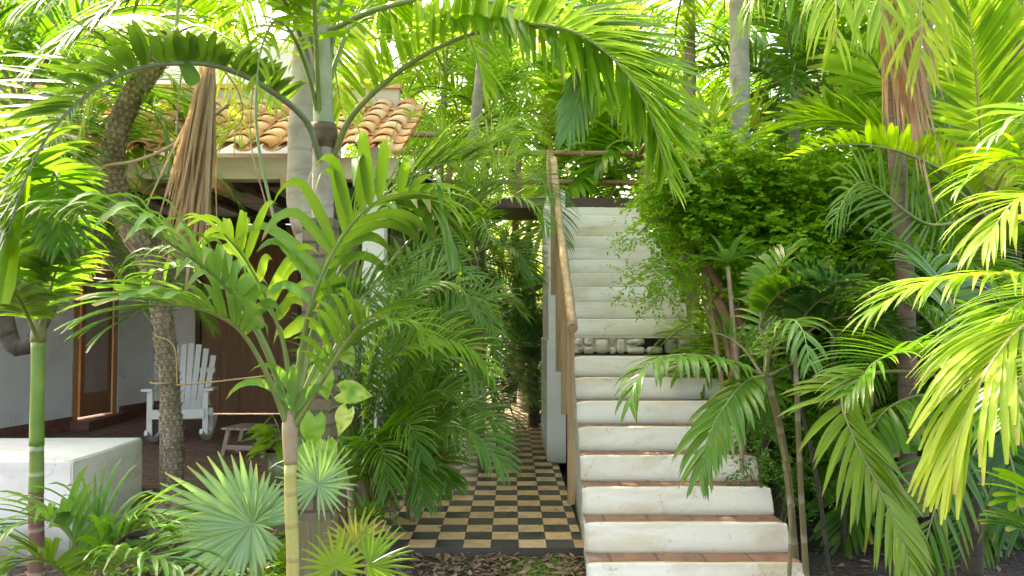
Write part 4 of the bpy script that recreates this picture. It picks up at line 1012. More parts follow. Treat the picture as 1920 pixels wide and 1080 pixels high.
# second, shadier areca further along the path
D2 = empty('areca_palm', (P(845,700,9.5).x, 9.5, -.1), 'shaded fine-leaved palm clump further along the left side of the path', 'palm')
crown(D2, P(800,740,9.5), 16, 1.7, 'fine', DRK, 77, 0, 4); crown(D2, P(770,650,9.8), 12, 1.7, 'fine', MID, 78, 0, 3)
for k in range(5): m = MB(); b = V((P(780+12*k,700,9.6).x, 9.6, -.15)); m.tube([b, b+V((.03,0,1.2))], .025, 8); m.build('stem', ST_olive, D2)

# ------------------------------------------------------------------ fan palms, bottom left / middle
E = empty('fan_palm', g0(490,4.1), 'young fan palm with large starburst leaf before the white masonry bench', 'palm')
fan_leaf(E, P(472,985,4.0), (.1,-1,.4), (-.97,.1,.18), .54, 44, FAN, span=330, asym=.62, seed=3, stalk=[g0(500,4.2), P(485,1060,4.1)], W=.04, droop=.12, united=.5)
fan_leaf(E, P(474,982,4.0), (-.3,-1,.1), (.5,0,.35), .19, 16, FAN, span=170, seed=4, droop=.2, tilt=.4)
None and fan_leaf(E, P(490,1000,4.02), (.2,-1,.2), (.5,0,-.8), .26, 12, FAN, span=110, seed=5, stalk=[g0(490,4.1)], droop=.2)
E2 = empty('fan_palm', g0(600,4.3), 'smaller fan palm leaf on a thin stalk in front of the brick pillar', 'palm')
fan_leaf(E2, P(597,908,4.2), (0,-1,.35), (.1,.2,1), .25, 30, FAN, span=340, seed=8, stalk=[g0(603,4.3), P(600,1050,4.25)], droop=.1, tilt=.35)
E3 = empty('fan_palm', g0(660,3.9), 'low bright fan palm seedling with orange burnt edges at the bottom', 'palm')
fan_leaf(E3, P(665,1020,3.9), (0,-1,.5), (.3,.1,1), .18, 18, [leaf_mat('leaf_burnt', (.09,.2,.02), (.2,.3,.03), (.5,.25,.05), (.5,.5,.05), .4, .5, (.5,.16,.03), .9), ST_green], span=240, seed=9, stalk=[g0(650,3.9)], droop=.5)
fan_leaf(E3, P(630,1065,3.7), (-.1,-1,.5), (-.2,.1,1), .19, 18, BRI, span=260, seed=12, stalk=[g0(650,3.8)], droop=.3)
fan_leaf(E3, P(690,1060,3.6), (.1,-1,.9), (.9,0,.3), .22, 18, MID, span=200, seed=13, stalk=[g0(690,3.7)], droop=.3)
# small broad palm bottom-left
F = empty('young_palm', g0(150,3.1), 'low dark green young palm at the bottom left corner before the bench', 'palm')
for k, (pts, mt) in enumerate([
    (((160,1100,3.2),(150,1040,3.15),(120,990,3.1),(80,975,3.0),(20,990,2.9)), BLU), (((170,1100,3.2),(190,1040,3.2),(170,980,3.2),(120,965,3.1)), BLU),
    (((180,1100,3.2),(200,1040,3.2),(240,1000,3.2),(290,990,3.2)), DRK), (((170,1110,3.2),(220,1060,3.1),(270,1040,3.0),(330,1060,2.9)), BLU),
    (((150,1110,3.2),(100,1060,3.0),(50,1050,2.9),(0,1080,2.8)), DRK)]):
    add_frond(F, 'frond', mt, PP(*pts), n=17, L=.36, W=.030, t0=.2, seed=180+k, ang=(58,22), lift=24, droop=.9, rach=.007)

# ------------------------------------------------------------------ pothos on the pillar and understorey
PO = empty('pothos_vine', P(590,930,5.6), 'variegated heart-leaved pothos climbing the brick pillar', 'vine')
m = MB(); m.tube(catmull(PP((600,960,5.6),(575,860,5.5),(600,780,5.3),(585,700,5.4),(600,620,5.6)), 30), .012, 7, wob=.2)
m.tube(catmull(PP((590,880,5.6),(610,790,5.1),(600,740,5.0),(586,690,5.0)), 20), .009, 7); m.build('stem', ST_yel, PO)
rnd = random.Random(6)
potm = leaf_mat('pothos_leaf', (.05,.22,.01), (.10,.34,.015), (.62,.65,.14), (.35,.6,.05), .3, .25, tipamt=0)
for (x, y, D_, L, dx, dz, yl) in ((598,692,4.7,.19,.35,-1,.3),(590,782,4.6,.19,-.1,-1,.25),(652,768,4.6,.155,-.35,-.9,.8),(612,830,4.5,.16,.1,-1,.35),(640,735,4.7,.19,1,-.05,.5),(570,735,4.9,.14,-.5,-.8,.2),(640,650,5.2,.16,.6,-.8,.3),(620,640,5.3,.15,-.4,-.9,.2),(585,650,4.75,.17,-.5,-.8,.2),(612,600,4.8,.16,.4,-.9,.3),(600,560,4.8,.15,-.2,-1,.15),(628,520,4.8,.15,.5,-.8,.2),(580,840,4.6,.14,-.5,-.9,.2),(618,905,4.7,.13,.2,-1,.2),(575,600,4.8,.14,-.7,-.6,.1),(585,880,5.3,.13,-.5,-.8,.2),(632,880,5.3,.13,.5,-.8,.3)):
    m = MB(); p = P(x, y, D_); heart(m, p, (dx, -.2, dz), (rnd.uniform(-.3,.3), -1, .5), L, rnd, yel=yl); m.tube(catmull([P(603, y+16, D_+.2), P((603+x)/2, y-6, D_+.1), p], 8), .003, 5, 1)
    m.build('leaf', [potm, ST_green], PO)
pt = empty('plant_pot', P(532,860,7.1), 'mossy green pot holding a leafy plant at the patio edge', 'pot')
pc = V((P(532,860,7.1).x, 7.1, .15)); m = MB(); m.tube([pc, pc+V((0,0,.02)), pc+V((0,0,.28)), pc+V((0,0,.30)), pc+V((0,0,.27))], [.11,.12,.15,.16,.13], 20); m.build('body', POT, pt)
PH = empty('philodendron', pc+V((0,0,.28)), 'leafy philodendron growing out of the green pot', 'plant'); rnd = random.Random(21)
for k in range(26):
    a = rnd.uniform(0, 6.28); e = rnd.uniform(.1,1.1); r = rnd.uniform(.12,.33); b = pc + V((0,0,.28)); p = b + V((math.cos(a)*math.cos(e)*r, math.sin(a)*math.cos(e)*r, math.sin(e)*r + .05))
    m = MB(); m.tube(catmull([b, b.lerp(p,.5)+V((0,0,.06)), p], 8), .005, 5, 1); heart(m, p, (math.cos(a), math.sin(a), rnd.uniform(-.6,.2)), (0,-.4,1), rnd.uniform(.16,.26), rnd, yel=rnd.uniform(0,.4), asp=.55); m.build('leaf', [LF_bright if k % 3 == 0 else LF_mid, ST_green], PH)

# ------------------------------------------------------------------ right: T small palm against the stairs, canes
T0 = g0(1490, 5.2); T = empty('young_palm', T0, 'slim young palm whose glossy fronds hang over the right edge of the stairs', 'palm')
trunk(T, [T0 - V((0,0,.1)), P(1478,900,5.1), P(1455,770,5.0), P(1432,700,4.95)], [.026,.02], ST_bamboo, n=24)
for k, (pts, mt, kw) in enumerate([
    (((1432,705,4.95),(1385,682,4.8),(1320,668,4.6),(1250,668,4.4),(1200,700,4.3),(1180,760,4.2)), HER, dict(n=24, L=.32, W=.046, lift=-4, droop=1.0)),
    (((1436,705,4.95),(1400,715,4.7),(1360,760,4.5),(1328,820,4.35),(1312,890,4.25)), HER, dict(n=28, L=.37, W=.042, lift=-5, droop=.7, ang=(48,20))),
    (((1435,705,4.95),(1450,640,4.7),(1480,600,4.5),(1505,620,4.35),(1518,680,4.25)), BLU, dict(n=17, L=.28, W=.03, lift=-8, droop=.9, ref=(0,-1,.4))),
    (((1430,705,4.95),(1390,650,5.1),(1340,625,5.2),(1280,635,5.2)), DRK, dict(n=14, L=.24, W=.034, lift=50, droop=.15)),
    (((1435,705,4.95),(1440,620,5.2),(1460,550,5.4),(1490,520,5.5)), DRK, dict(n=20, L=.32, W=.035, lift=20, droop=.5)),
    (((1440,705,4.95),(1500,680,5.1),(1560,700,5.2),(1600,760,5.3)), DRK, dict(n=24, L=.34, W=.036, lift=10, droop=.7))]):
    q = dict(t0=.18, seed=210+k, prof='point', rach=.010, seg=7); q.update(kw); add_frond(T, 'frond', mt, PP(*pts), **q)
rnd = random.Random(31)
cane_l = ['thin tan cane leaning just right of the lowest visible stairs','straight green ringed cane with one pale band','slanting brown cane rising from the leaf litter','dark slim cane half lost in the palm shade']
for k, (a, b_, c_, r, mt) in enumerate((((1480,1090,4.9),(1478,900,5.0),(1425,610,5.1),.012,ST_bamboo),((1512,1090,5.0),(1500,880,5.0),(1490,640,5.0),.019,ST_bamboo),((1555,1080,5.2),(1528,880,5.2),(1470,640,5.3),.013,ST_dark),((1585,1060,6),(1575,860,6),(1560,640,6),.02,ST_dark))):
    q = V(P(*a)); root = empty('cane', (q.x, q.y, gz(q.x,q.y)), cane_l[k], 'cane', 'canes beside the stairs')
    trunk(root, [V((q.x,q.y,-.2)), q, P(*b_), P(*c_)], [r*1.1, r*.8], mt, n=26, seg=9, name='stem')
    crown(root, P(*c_), 4, .62, 'broad', DEP if k % 2 else DRK, 300+k, 0, 2, 180, 120)

# S: dark fronds in the right middle
S0 = g0(1810, 4.8); S = empty('palm_tree', S0, 'dark-trunked palm with big drooping pinnate fronds right of the stairs', 'palm')
trunk(S, [S0-V((0,0,.1)), P(1822,1000,4.7), P(1815,820,4.7), P(1800,700,4.7)], [.06,.05], ST_dark, n=24)
for k, (pts, mt, kw) in enumerate([
    (((1800,720,4.7),(1730,700,4.5),(1640,700,4.3),(1580,740,4.1),(1600,820,3.9),(1650,920,3.8),(1690,1010,3.7),(1715,1090,3.65)), OLV, dict(n=46, L=.40, W=.036, t0=.40, ref=(.2,-1,.3), lift=-5, droop=.4, ang=(48,22))),
    (((1800,720,4.7),(1780,745,4.4),(1720,742,4.3),(1660,770,4.2),(1620,830,4.1)), DRK, dict(n=24, L=.34, W=.055, lift=-25, droop=.9, prof='jag', t0=.1, ang=(80,50))),
    (((1800,720,4.7),(1800,800,4.3),(1770,900,4.1),(1740,1000,4.0),(1730,1080,4.0)), DRK, dict(n=34, L=.38, W=.036, lift=-10, droop=.5, ref=(0,-1,.2))),
    (((1800,710,4.7),(1740,600,4.8),(1660,560,4.9),(1580,600,5.0)), DRK, dict(n=34, L=.5, W=.036, lift=15)),
    (((1800,710,4.7),(1780,560,5.0),(1720,480,5.3),(1640,470,5.5)), DRK, dict(n=34, L=.5, W=.036, lift=15)),
    (((1800,710,4.7),(1860,620,4.6),(1920,620,4.4),(1980,700,4.2)), DRK, dict(n=34, L=.5, W=.036, lift=15)),
    (((1800,710,4.7),(1760,680,4.4),(1700,660,4.2),(1640,680,4.0),(1590,740,3.9)), DRK, dict(n=34, L=.45, W=.032, lift=25, droop=.5)),
    (((1800,720,4.7),(1860,780,4.4),(1900,880,4.2),(1910,990,4.1)), DEP, dict(n=34, L=.45, W=.036, lift=0, droop=.6))]):
    q = dict(t0=.2, seed=240+k, rach=.012, seg=7); q.update(kw); add_frond(S, 'frond', mt, PP(*pts), **q)

# R: yellow-green fronds reaching in from the right edge
R0 = g0(2120, 3.4); RP = empty('palm_tree', R0, 'sunlit yellow-green palm leaning in from the right edge of the garden', 'palm')
trunk(RP, [R0-V((0,0,.1)), P(2110,800,3.4), P(2080,520,3.4)], [.06,.05], ST_brown, n=24)
for k, (pts, mt, kw) in enumerate([
    (((2070,560,3.4),(1990,525,3.2),(1900,515,3.0),(1800,520,2.85),(1710,540,2.75),(1640,580,2.7)), LIM, dict(n=34, L=.42, W=.024, t0=.15, lift=8, droop=.6, ang=(36,14))),
    (((2070,580,3.4),(1990,590,3.1),(1920,610,2.9),(1860,680,2.75),(1815,770,2.7),(1785,860,2.65)), LIM, dict(n=48, L=.56, W=.026, t0=.12, lift=-8, droop=.7, ang=(34,8), prof='blunt', yel=.3, tipyel=.4, rag=.1)),
    (((2070,560,3.4),(2000,540,3.3),(1930,560,3.2),(1860,610,3.1),(1780,680,3.0)), BRI, dict(n=34, L=.46, W=.024, t0=.15, lift=10, droop=.6, ang=(38,14))),
    (((2080,520,3.4),(2020,420,3.3),(1960,370,3.2),(1900,380,3.1),(1850,450,3.0)), BRI, dict(n=32, L=.42, W=.028, t0=.15, lift=5, droop=.8, ang=(45,18), yel=.3)),
    (((2080,500,3.4),(2040,340,3.4),(1990,240,3.4),(1930,210,3.4),(1870,250,3.4)), BLU, dict(n=26, L=.34, W=.045, t0=.15, lift=5, droop=.6)),
    (((2080,510,3.4),(2020,400,3.4),(1950,310,3.4),(1880,300,3.4),(1800,350,3.4)), MID, dict(n=30, L=.36, W=.034, t0=.15, lift=15, droop=.6)),
    (((2080,600,3.4),(2000,640,3.3),(1920,700,3.2),(1880,800,3.1)), MID, dict(n=30, L=.36, W=.034, t0=.15, lift=0, droop=.7)),
    (((2080,500,3.4),(2100,300,3.2),(2140,120,3.0),(2120,0,2.8),(2020,-60,2.6)), MID, dict(n=40, L=.4, W=.034))]):
    q = dict(seed=270+k, rach=.011, seg=7); q.update(kw); add_frond(RP, 'frond', mt, PP(*pts), **q)
X0 = g0(2050, 2.9); XP = empty('young_palm', X0, 'low broad-leaved young palm poking in at the bottom right corner', 'palm')
for k, pts in enumerate([((2060,1080,2.9),(2000,1030,2.8),(1950,1000,2.7),(1900,990,2.65)), ((2060,1060,2.9),(1990,960,2.8),(1940,930,2.75),(1900,940,2.7))]):
    add_frond(XP, 'frond', MID if k else BLU, PP(*pts), n=9, L=.24, W=.055, seed=290+k, lift=20, droop=.35, prof='blunt', t0=.3, ang=(60,15), rach=.007)

# O, P, N: big bright crowns top right
O0 = g0(1850, 6.3); O = empty('palm_tree', O0, 'palm with an upright sunlit frond standing at the top right', 'palm')
trunk(O, [O0-V((0,0,.1)), P(1835,700,6.2), P(1845,420,6.0), P(1848,330,6.0)], [.07,.055], ST_brown, n=26)
for k, (pts, mt, kw) in enumerate([
    (((1848,330,6.0),(1838,240,5.8),(1828,130,5.6),(1815,30,5.5),(1790,-60,5.3)), LIM, dict(n=50, L=.62, W=.056, ref=(0,-1,.1), lift=12, droop=.12, ang=(58,30), t0=.02, yel=-.1)),
    (((1855,420,6.0),(1810,350,5.7),(1750,310,5.4),(1660,277,5.1),(1570,272,4.9),(1480,300,4.8)), MID, dict(n=40, L=.24, W=.042, lift=52, droop=.15, t0=.08, prof='blunt', yel=.3)),
    (((1850,400,6.0),(1760,330,6.2),(1650,250,6.3),(1540,225,6.3),(1430,250,6.2)), MID, dict(n=46, L=.62, W=.045, lift=5, droop=.35, ang=(45,25))),
    (((1850,380,6.0),(1900,250,6.2),(1960,160,6.4),(2040,150,6.5)), MID, dict(n=40, L=.6, W=.045)),
    (((1850,380,6.0),(1790,260,6.6),(1720,180,7.0),(1640,180,7.3)), DRK, dict(n=40, L=.55, W=.045)),
    (((1850,400,6.0),(1740,420,5.8),(1640,350,5.7),(1600,350,5.6),(1560,420,5.5)), BLU, dict(n=30, L=.42, W=.026, ref=(0,-1,0), lift=0)),
    (((1850,400,6.0),(1880,330,5.7),(1900,300,5.4),(1910,330,5.2)), YEL, dict(n=30, L=.4, W=.036, t0=.2))]):
    q = dict(seed=310+k, rach=.014, seg=6, t0=.15); q.update(kw); q['yel'] = max(0, q.get('yel', 0)); add_frond(O, 'frond', mt, PP(*pts), **q)
N0 = g0(1690, 5.9); NP = empty('palm_tree', N0, 'palm with a copper skirt of dead leaves and yellow drooping fronds top right', 'palm')
nt_ = P(1660, -130, 5.6); trunk(NP, [N0-V((0,0,.1)), P(1700,600,5.9), P(1675,200,5.8), nt_], [.07,.06], ST_brown, n=40)
for k, (pts, mt, kw) in enumerate([
    (((1660,-120,5.6),(1620,-140,5.2),(1580,-90,4.9),(1568,0,4.8),(1570,90,4.8)), LIM, dict(n=26)), (((1660,-120,5.6),(1690,-140,5.2),(1720,-60,4.9),(1728,50,4.8),(1722,130,4.8)), YEL, dict(n=24)),
    (((1660,-120,5.6),(1650,-120,5.0),(1650,-40,4.7),(1655,40,4.6)), BRI, dict(n=24)), (((1660,-120,5.6),(1560,-160,5.6),(1450,-80,5.4),(1400,30,5.3)), MID, dict(n=30)),
    (((1660,-120,5.6),(1760,-160,5.8),(1850,-80,5.9),(1900,40,6.0)), BRI, dict(n=30)), (((1660,-120,5.6),(1600,-150,6.3),(1530,-60,6.8),(1500,60,7)), DRK, dict(n=34)), (((1660,-120,5.6),(1700,-200,6.3),(1760,-160,6.8),(1800,0,7.2)), DRK, dict(n=34))]):
    q = dict(seed=330+k, L=.56, W=.036, lift=-12, droop=1.3, t0=.25, rach=.013, yel=.15, jit=15, rag=.15, ang=(55,20)); q.update(kw); add_frond(NP, 'frond', mt, PP(*pts), **q)
rnd = random.Random(44); m = MB()
for i in range(95):
    s = rnd.random(); a = P(1645+55*s+rnd.uniform(-12,12), -70+220*s*rnd.random()+rnd.uniform(-40,40), 5.35+rnd.uniform(-.15,.1))
    leaflet(m, a, V((rnd.gauss(.17,.07), rnd.gauss(0,.05), -1)), V((rnd.uniform(-.6,.6),-1,0)), rnd.uniform(.6,1.25), rnd.uniform(.012,.028), .1, .9, 'point', 7, rnd, 0)
sk = m.build('dead_leaf_skirt', LF_copper, NP)

# K: small-leaved bush beside the stairs
LF_bush = leaf_mat('leaf_bush', (.05,.19,.010), (.17,.38,.02), (.45,.55,.04), (.42,.68,.02), .42, .2, tipamt=0)
K0 = g0(1400, 6.7); K = empty('bush', K0, 'dense small-leaved glossy bush overhanging the right side of the stairs', 'bush')
kb = [(P(1400,390,6.6), V((.75,.5,.45))), (P(1330,345,6.4), V((.45,.4,.33))), (P(1530,370,6.7), V((.6,.5,.4))), (P(1305,440,6.4), V((.26,.3,.28))), (P(1600,430,6.9), V((.35,.4,.35))), (P(1440,460,6.4), V((.5,.4,.28))), (P(1325,500,6.3), V((.22,.3,.2)))]
leafcloud(K, 'foliage', LF_bush, kb[:3] + kb[4:6], .056, 19000, 5, hang=.1, asp=.75)
leafcloud(K, 'foliage', LF_mid, [(P(1350,325,6.4), V((.56,.45,.30))), (P(1300,390,6.3), V((.34,.35,.28)))], .05, 6000, 6, hang=.1, asp=.75)
leafcloud(K, 'foliage', LF_bush, [kb[2], kb[4], kb[5], kb[6], (P(1480,520,6.5), V((.6,.4,.25))), (P(1600,500,6.8), V((.4,.4,.25)))], .052, 14000, 7, hang=.1, asp=.75)
for a, b_ in (((1290,470,6.2),(1185,530,5.9)), ((1260,410,6.2),(1195,440,6.0)), ((1290,480,6.2),(1230,560,6.0)), ((1270,350,6.2),(1200,370,6.1))):
    A_, B_ = P(*a), P(*b_); m = MB(); m.tube(catmull([A_, A_.lerp(B_,.5)+V((0,0,.06)), B_], 10), .006, 5); m.build('twig', ST_olive, K)
    leafcloud(K, 'foliage', LF_mid, [(A_.lerp(B_,t), V((.13,.13,.09))) for t in (.3,.55,.8,1)], .042, 620, 8+int(a[0]), hang=.3)
branches(K, K0, kb, ST_tan, .035, 3)
for a, b_, c_ in (((1400,650,6.5),(1375,580,6.4),(1325,500,6.3)), ((1360,760,6.5),(1380,650,6.4),(1345,560,6.3))):
    m = MB(); m.tube(catmull(PP(a, b_, c_), 14), .035, 9, wob=.3); m.build('branch', RED_BR, K)
# lower scattered twiggy shrub
SH = empty('shrub', g0(1430,5.9), 'sparse twiggy shrub with tiny dark leaves at the right edge of the lower steps', 'shrub')
sb = [(P(1430,840,5.9), V((.28,.3,.2))), (P(1390,870,5.8), V((.22,.2,.1))), (P(1440,760,6.1), V((.3,.3,.3))), (P(1480,900,6.0), V((.25,.3,.25)))]
leafcloud(SH, 'foliage', LF_dark, sb, .034, 3600, 15); branches(SH, g0(1440,6.0), sb, ST_olive, .012, 4)
# dracaena: strap leaves
def straps(label, base, top, n, L, W, mats, seed, name='dracaena', droop=.9, yel=0., stem=ST_tan, r=.02):
    root = empty(name, base, label, 'plant'); rnd = random.Random(seed); top = V(top)
    if (top - V(base)).length > .1: trunk(root, [V(base), V(base).lerp(top,.5)+V((.03,0,0)), top], [r, r*.8], stem, n=18, seg=8, name='stem')
    for i in range(n):
        a = i*2.4 + rnd.uniform(-.3,.3); e = .1 + 1.1*(1-i/n); m = MB()
        leaflet(m, top + V((0,0,.002*i)), V((math.cos(a)*math.cos(e), math.sin(a)*math.cos(e), math.sin(e))), V((0,0,1)), L*rnd.uniform(.75,1.1), W*rnd.uniform(.8,1.1), droop, .3, 'point', 8, rnd, 0, yel=yel)
        m.build('leaf', mats, root)
    return root
straps('strap-leaved dracaena with one yellowing leaf behind the small-leaved bush', g0(1390,5.9), P(1365,500,5.9), 14, .36, .06, [LF_blue], 3, yel=.1)
straps('bright dracaena cluster just left of the mossy grey trunk', g0(1330,8.6), P(1330,250,8.3), 26, .75, .07, [LF_bright], 5, droop=.5)
straps('sunlit strap-leaved plant behind the stair landing rail', g0(1380,9.6), P(1400,255,9.2), 26, .8, .08, [LF_yel], 6, droop=.5)
straps('dull green strap-leaved plant low in the right shade', g0(1640,6.6), P(1640,900,6.6), 18, .6, .06, [LF_dark], 9)
straps('small strap-leaved plant at the foot of the areca clump', g0(690,5.3), P(690,985,5.3), 20, .35, .035, [LF_dark], 10)
straps('arching grassy plant between pothos pillar and areca clump', g0(655,5.6), P(650,890,5.6), 30, .55, .022, [LF_blue], 11)

# ------------------------------------------------------------------ L and other standing trunks at the top
tl = [('mossy grey trunk right of the stair top with dark bark wound', 1392, 8.4, 1385, -120, .115, ST_grey, 11, BRI),
      ('pale slender trunk seen above the overhanging frond', 1300, 10.5, 1290, -140, .095, ST_tan, 12, BRI),
      ('brown-banded trunk cut by the top right corner', 1900, 7.6, 1905, -150, .10, ST_brown, 13, MID),
      ('thin pale trunk beside the copper skirt', 1745, 9.5, 1752, -180, .06, ST_grey, 14, MID),
      ('thin dark trunk behind the upright sunlit frond', 1785, 10.5, 1735, -200, .05, ST_tan, 15, MID)]
for lb, bx, D_, tx, ty, r, bk, sd_, mt in tl:
    palm(lb, g0(bx, D_), P(tx, ty, D_), 2.4, 10, 'feather', mt, r, bk, sd_, 0, 4)
# ------------------------------------------------------------------ palms behind the house and stairs
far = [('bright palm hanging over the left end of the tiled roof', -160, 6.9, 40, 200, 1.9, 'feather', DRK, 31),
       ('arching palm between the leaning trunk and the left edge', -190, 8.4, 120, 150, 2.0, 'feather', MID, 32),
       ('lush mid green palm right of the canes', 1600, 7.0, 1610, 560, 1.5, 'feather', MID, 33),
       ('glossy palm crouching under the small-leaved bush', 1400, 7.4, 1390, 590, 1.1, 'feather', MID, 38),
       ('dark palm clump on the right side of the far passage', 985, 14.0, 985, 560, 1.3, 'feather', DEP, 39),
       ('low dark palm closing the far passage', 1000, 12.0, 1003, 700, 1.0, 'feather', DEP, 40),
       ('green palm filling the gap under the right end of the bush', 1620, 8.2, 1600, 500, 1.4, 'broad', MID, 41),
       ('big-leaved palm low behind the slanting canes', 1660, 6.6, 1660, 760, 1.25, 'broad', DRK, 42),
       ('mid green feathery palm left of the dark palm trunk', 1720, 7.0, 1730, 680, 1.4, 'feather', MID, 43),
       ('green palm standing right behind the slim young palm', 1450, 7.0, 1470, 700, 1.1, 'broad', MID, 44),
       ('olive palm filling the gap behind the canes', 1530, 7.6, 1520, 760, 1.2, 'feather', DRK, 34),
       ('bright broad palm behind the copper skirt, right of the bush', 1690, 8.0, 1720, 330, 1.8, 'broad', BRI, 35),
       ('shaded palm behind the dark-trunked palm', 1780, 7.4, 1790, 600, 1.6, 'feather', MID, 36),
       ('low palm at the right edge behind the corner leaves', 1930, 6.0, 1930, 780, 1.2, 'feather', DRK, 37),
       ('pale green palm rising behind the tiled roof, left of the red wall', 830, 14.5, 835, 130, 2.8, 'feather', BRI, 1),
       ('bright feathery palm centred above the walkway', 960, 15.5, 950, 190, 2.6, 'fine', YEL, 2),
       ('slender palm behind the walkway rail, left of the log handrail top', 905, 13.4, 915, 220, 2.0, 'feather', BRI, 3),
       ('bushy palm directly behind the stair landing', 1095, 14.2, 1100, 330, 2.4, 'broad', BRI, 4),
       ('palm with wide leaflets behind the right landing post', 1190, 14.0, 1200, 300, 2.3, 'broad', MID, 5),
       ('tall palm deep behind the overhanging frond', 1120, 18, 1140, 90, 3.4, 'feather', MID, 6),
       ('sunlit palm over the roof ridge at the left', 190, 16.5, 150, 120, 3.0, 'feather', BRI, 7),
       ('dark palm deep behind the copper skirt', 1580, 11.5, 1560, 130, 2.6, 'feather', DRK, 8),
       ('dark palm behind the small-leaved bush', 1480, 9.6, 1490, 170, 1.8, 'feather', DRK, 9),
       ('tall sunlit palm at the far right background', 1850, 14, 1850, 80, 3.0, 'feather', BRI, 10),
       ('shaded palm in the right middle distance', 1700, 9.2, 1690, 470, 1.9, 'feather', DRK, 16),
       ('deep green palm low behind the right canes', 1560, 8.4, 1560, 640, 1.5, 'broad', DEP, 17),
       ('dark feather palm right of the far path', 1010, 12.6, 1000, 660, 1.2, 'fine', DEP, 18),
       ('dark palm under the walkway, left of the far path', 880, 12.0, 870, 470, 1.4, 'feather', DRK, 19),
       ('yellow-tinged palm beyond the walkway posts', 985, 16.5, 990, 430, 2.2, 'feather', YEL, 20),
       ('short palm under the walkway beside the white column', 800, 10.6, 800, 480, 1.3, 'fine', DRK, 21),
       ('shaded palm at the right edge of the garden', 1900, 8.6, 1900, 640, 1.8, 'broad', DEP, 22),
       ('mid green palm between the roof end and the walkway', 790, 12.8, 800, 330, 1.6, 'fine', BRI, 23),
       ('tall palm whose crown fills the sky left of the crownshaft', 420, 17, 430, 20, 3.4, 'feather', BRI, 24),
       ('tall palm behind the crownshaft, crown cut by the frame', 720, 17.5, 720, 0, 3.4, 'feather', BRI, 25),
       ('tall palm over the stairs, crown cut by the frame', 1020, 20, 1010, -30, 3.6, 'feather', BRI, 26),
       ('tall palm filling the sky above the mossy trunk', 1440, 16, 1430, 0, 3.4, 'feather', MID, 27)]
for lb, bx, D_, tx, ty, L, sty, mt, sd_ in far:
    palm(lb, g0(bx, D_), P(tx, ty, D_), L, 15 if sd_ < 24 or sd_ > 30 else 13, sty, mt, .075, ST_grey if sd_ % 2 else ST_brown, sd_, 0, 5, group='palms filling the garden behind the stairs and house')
for lb, bx, by, tx, ty, tz, nf, L, sd_ in (('added tall palm behind the house end, unseen crown shading the stairs', -1.6, 12.9, -2.4, 10.9, 8.0, 15, 2.9, 51), ('added tall palm beside the walkway, unseen crown shading path and stairs', -1.5, 13.4, -.1, 10.4, 8.0, 15, 3.0, 52), ('tall leaning palm deep behind the tiled roof', -2.6, 15.5, -4.2, 13.6, 8.9, 18, 2.8, 54)):  # first two added so their crowns above the view shade path and stairs
    palm(lb, (bx, by, -.15), (tx, ty, tz), L, nf, 'broad' if sd_ % 2 else 'feather', MID, .085, ST_grey, sd_, 1, 4)
# broadleaf trees closing the background
bt_ = [('leafy yellow-green tree behind the walkway, centre', 1040, 20, 300, 2.6, LF_yel), ('bushy tree right behind the stair top', 1240, 17, 330, 2.4, LF_bright),
       ('dense tree in the right background', 1500, 15, 300, 2.6, LF_mid), ('dark tree in the far right background', 1760, 14, 380, 2.6, LF_dark),
       ('light green tree behind the house ridge', 700, 21, 230, 2.6, LF_bright), ('shaded tree closing the end of the path', 900, 24, 430, 3.2, LF_mid),
       ('tree beyond the right edge palms', 1960, 13, 420, 2.4, LF_mid), ('tree beyond the left end of the roof', -40, 16, 220, 2.8, LF_bright)]
for k, (lb, x, D_, y, r, mt) in enumerate(bt_):
    b = g0(x, D_); root = empty('broadleaf_tree', b, lb, 'tree', 'leafy trees closing the background'); rnd = random.Random(400+k); c = P(x, y, D_)
    bl = [(c + V((rnd.uniform(-1,1)*r*.8, rnd.uniform(-.7,.7)*r, rnd.uniform(-.9,.9)*r*.8)), V((1,1,.8))*r*rnd.uniform(.35,.6)) for _ in range(8)]
    trunk(root, [b, b.lerp(c,.6)+V((.2,0,0)), c], [.16,.07], ST_brown, n=20); branches(root, b.lerp(c,.6)+V((.2,0,0)), bl, ST_brown, .07, k)
    leafcloud(root, 'crown', mt, bl, .13, 9000, 420+k)
# undergrowth and litter: uncountable
def stuff_cloud(name, mat, blobs, size, n, seed, **k):
    o = leafcloud(None, name, mat, blobs, size, n, seed, **k); o['kind'] = 'stuff'; return o
rnd = random.Random(77)
stuff_cloud('undergrowth', LF_dark, [(V((rnd.uniform(2.2,8.5), rnd.uniform(7.2,12.5), rnd.uniform(0,.9))), V((.6,.6,.5))) for _ in range(34)] + [(V((rnd.uniform(2.6,9), rnd.uniform(8.8,12.5), rnd.uniform(.8,3.2))), V((.8,.6,.6))) for _ in range(26)], .10, 34000, 1)
stuff_cloud('undergrowth', LF_mid, [(V((rnd.uniform(-9,9), rnd.uniform(19,26), rnd.uniform(.3,3.5))), V((1.5,1.2,1.1))) for _ in range(46)] + [(V((rnd.uniform(2.2,10), rnd.uniform(12,17), rnd.uniform(.3,3.4))), V((1.1,1,1))) for _ in range(22)], .16, 34000, 2)
stuff_cloud('undergrowth', LF_dark, [(V((rnd.uniform(-2.1,-1.2), rnd.uniform(6.3,12), rnd.uniform(0,.5))), V((.25,.4,.25))) for _ in range(12)] + [(V((rnd.uniform(.62,1.9), rnd.uniform(11.5,18), rnd.uniform(.1,1.9))), V((.35,.6,.5))) for _ in range(10)], .07, 9000, 3)
stuff_cloud('undergrowth', LF_mid, [(V((rnd.uniform(-2.6,-1.3), rnd.uniform(3.9,5.8), rnd.uniform(-.15,.1))), V((.22,.22,.14))) for _ in range(14)], .05, 3600, 4)
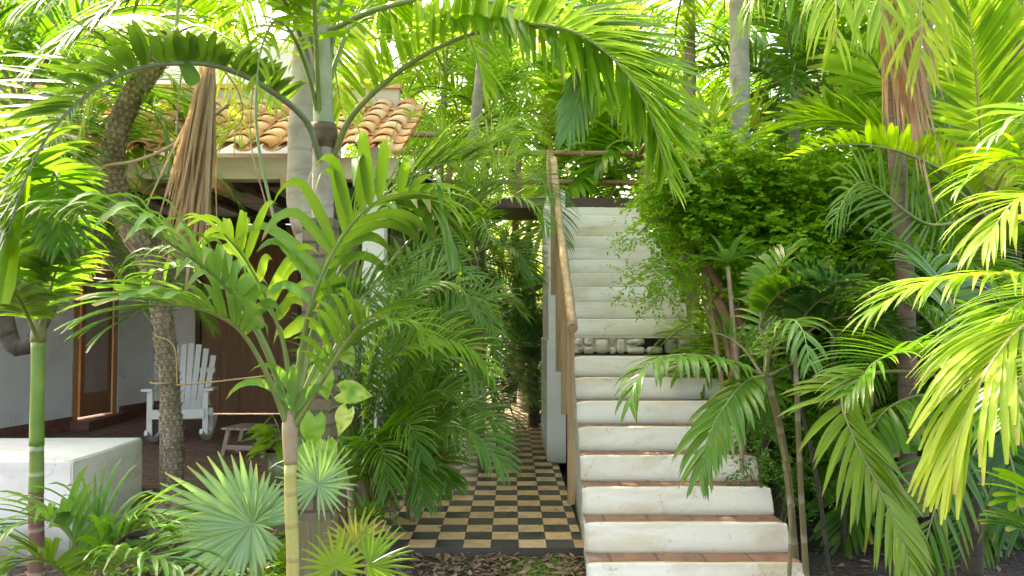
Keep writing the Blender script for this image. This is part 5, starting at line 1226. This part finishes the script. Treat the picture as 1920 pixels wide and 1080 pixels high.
stuff_cloud('undergrowth', LF_deep, [(V((rnd.uniform(-3.2,2.2), rnd.uniform(20.5,23.5), rnd.uniform(.1,3.6))), V((.8,.7,.7))) for _ in range(34)], .12, 16000, 5)
# leaf litter
m = MB(); rnd = random.Random(9)
for i in range(5200):
    if i % 2: x, y = rnd.uniform(-1.4,.5), rnd.uniform(3.9,5.64)
    else: x, y = rnd.choice((rnd.uniform(1.9,6.5), rnd.uniform(-4,-1.4))), rnd.uniform(3.6,8.5)
    if x < -1.3 and y > 6.6: continue
    z = gz(x,y) + rnd.uniform(.004,.03); a = rnd.uniform(0,6.28); l = rnd.uniform(.02,.055); d = V((math.cos(a),math.sin(a),rnd.uniform(-.3,.3)))*l; s = V((-math.sin(a),math.cos(a),rnd.uniform(-.4,.4)))*l*.35
    p = V((x,y,z)); m.add([p-d, p+s, p+d, p-s], [(0,1,2,3)], c=(rnd.random(), .2, 0), smooth=False)
for i in range(420):                                           # strays blown on the paving and the treads
    q = rnd.random()
    if q < .55: x, y, z = rnd.choice((rnd.uniform(-1.1,.42), rnd.uniform(.2,.44), rnd.uniform(-1.1,-.5))), rnd.uniform(5.72,11), .003
    elif q < .75: x, y, z = rnd.uniform(-5.2,-1.6), rnd.uniform(7,10), .153
    else:
        k = rnd.randint(0, 7); x, y, z = rnd.uniform(.6,1.8), Dk(k) + rnd.uniform(.06,.22), zk(k) - .003
    a = rnd.uniform(0,6.28); l = rnd.uniform(.008,.028); d = V((math.cos(a),math.sin(a),.1))*l; s = V((-math.sin(a),math.cos(a),.15))*l*.4
    p = V((x,y,z+.006)); m.add([p-d, p+s, p+d, p-s], [(0,1,2,3)], c=(rnd.random(), .2, 0), smooth=False)
lit = leaf_mat('litter', (.09,.05,.028), (.30,.2,.12), (.4,.3,.1), (.2,.12,.05), .1, .8)
kind(m.build('leaf_litter', lit), 'stuff')
m = MB()
for i in range(1300):
    x, y = rnd.gauss(.18,.13), rnd.uniform(4.2,5.6)
    if x > .44: continue
    p = V((x,y,gz(x,y))); a = rnd.uniform(0,6.28); leaflet(m, p, V((math.cos(a)*.6, math.sin(a)*.6, 1)), V((0,1,.1)), rnd.uniform(.02,.05), .005, .5, .2, 'point', 2, rnd, flat=True)
kind(m.build('moss_grass', LF_mid), 'stuff')
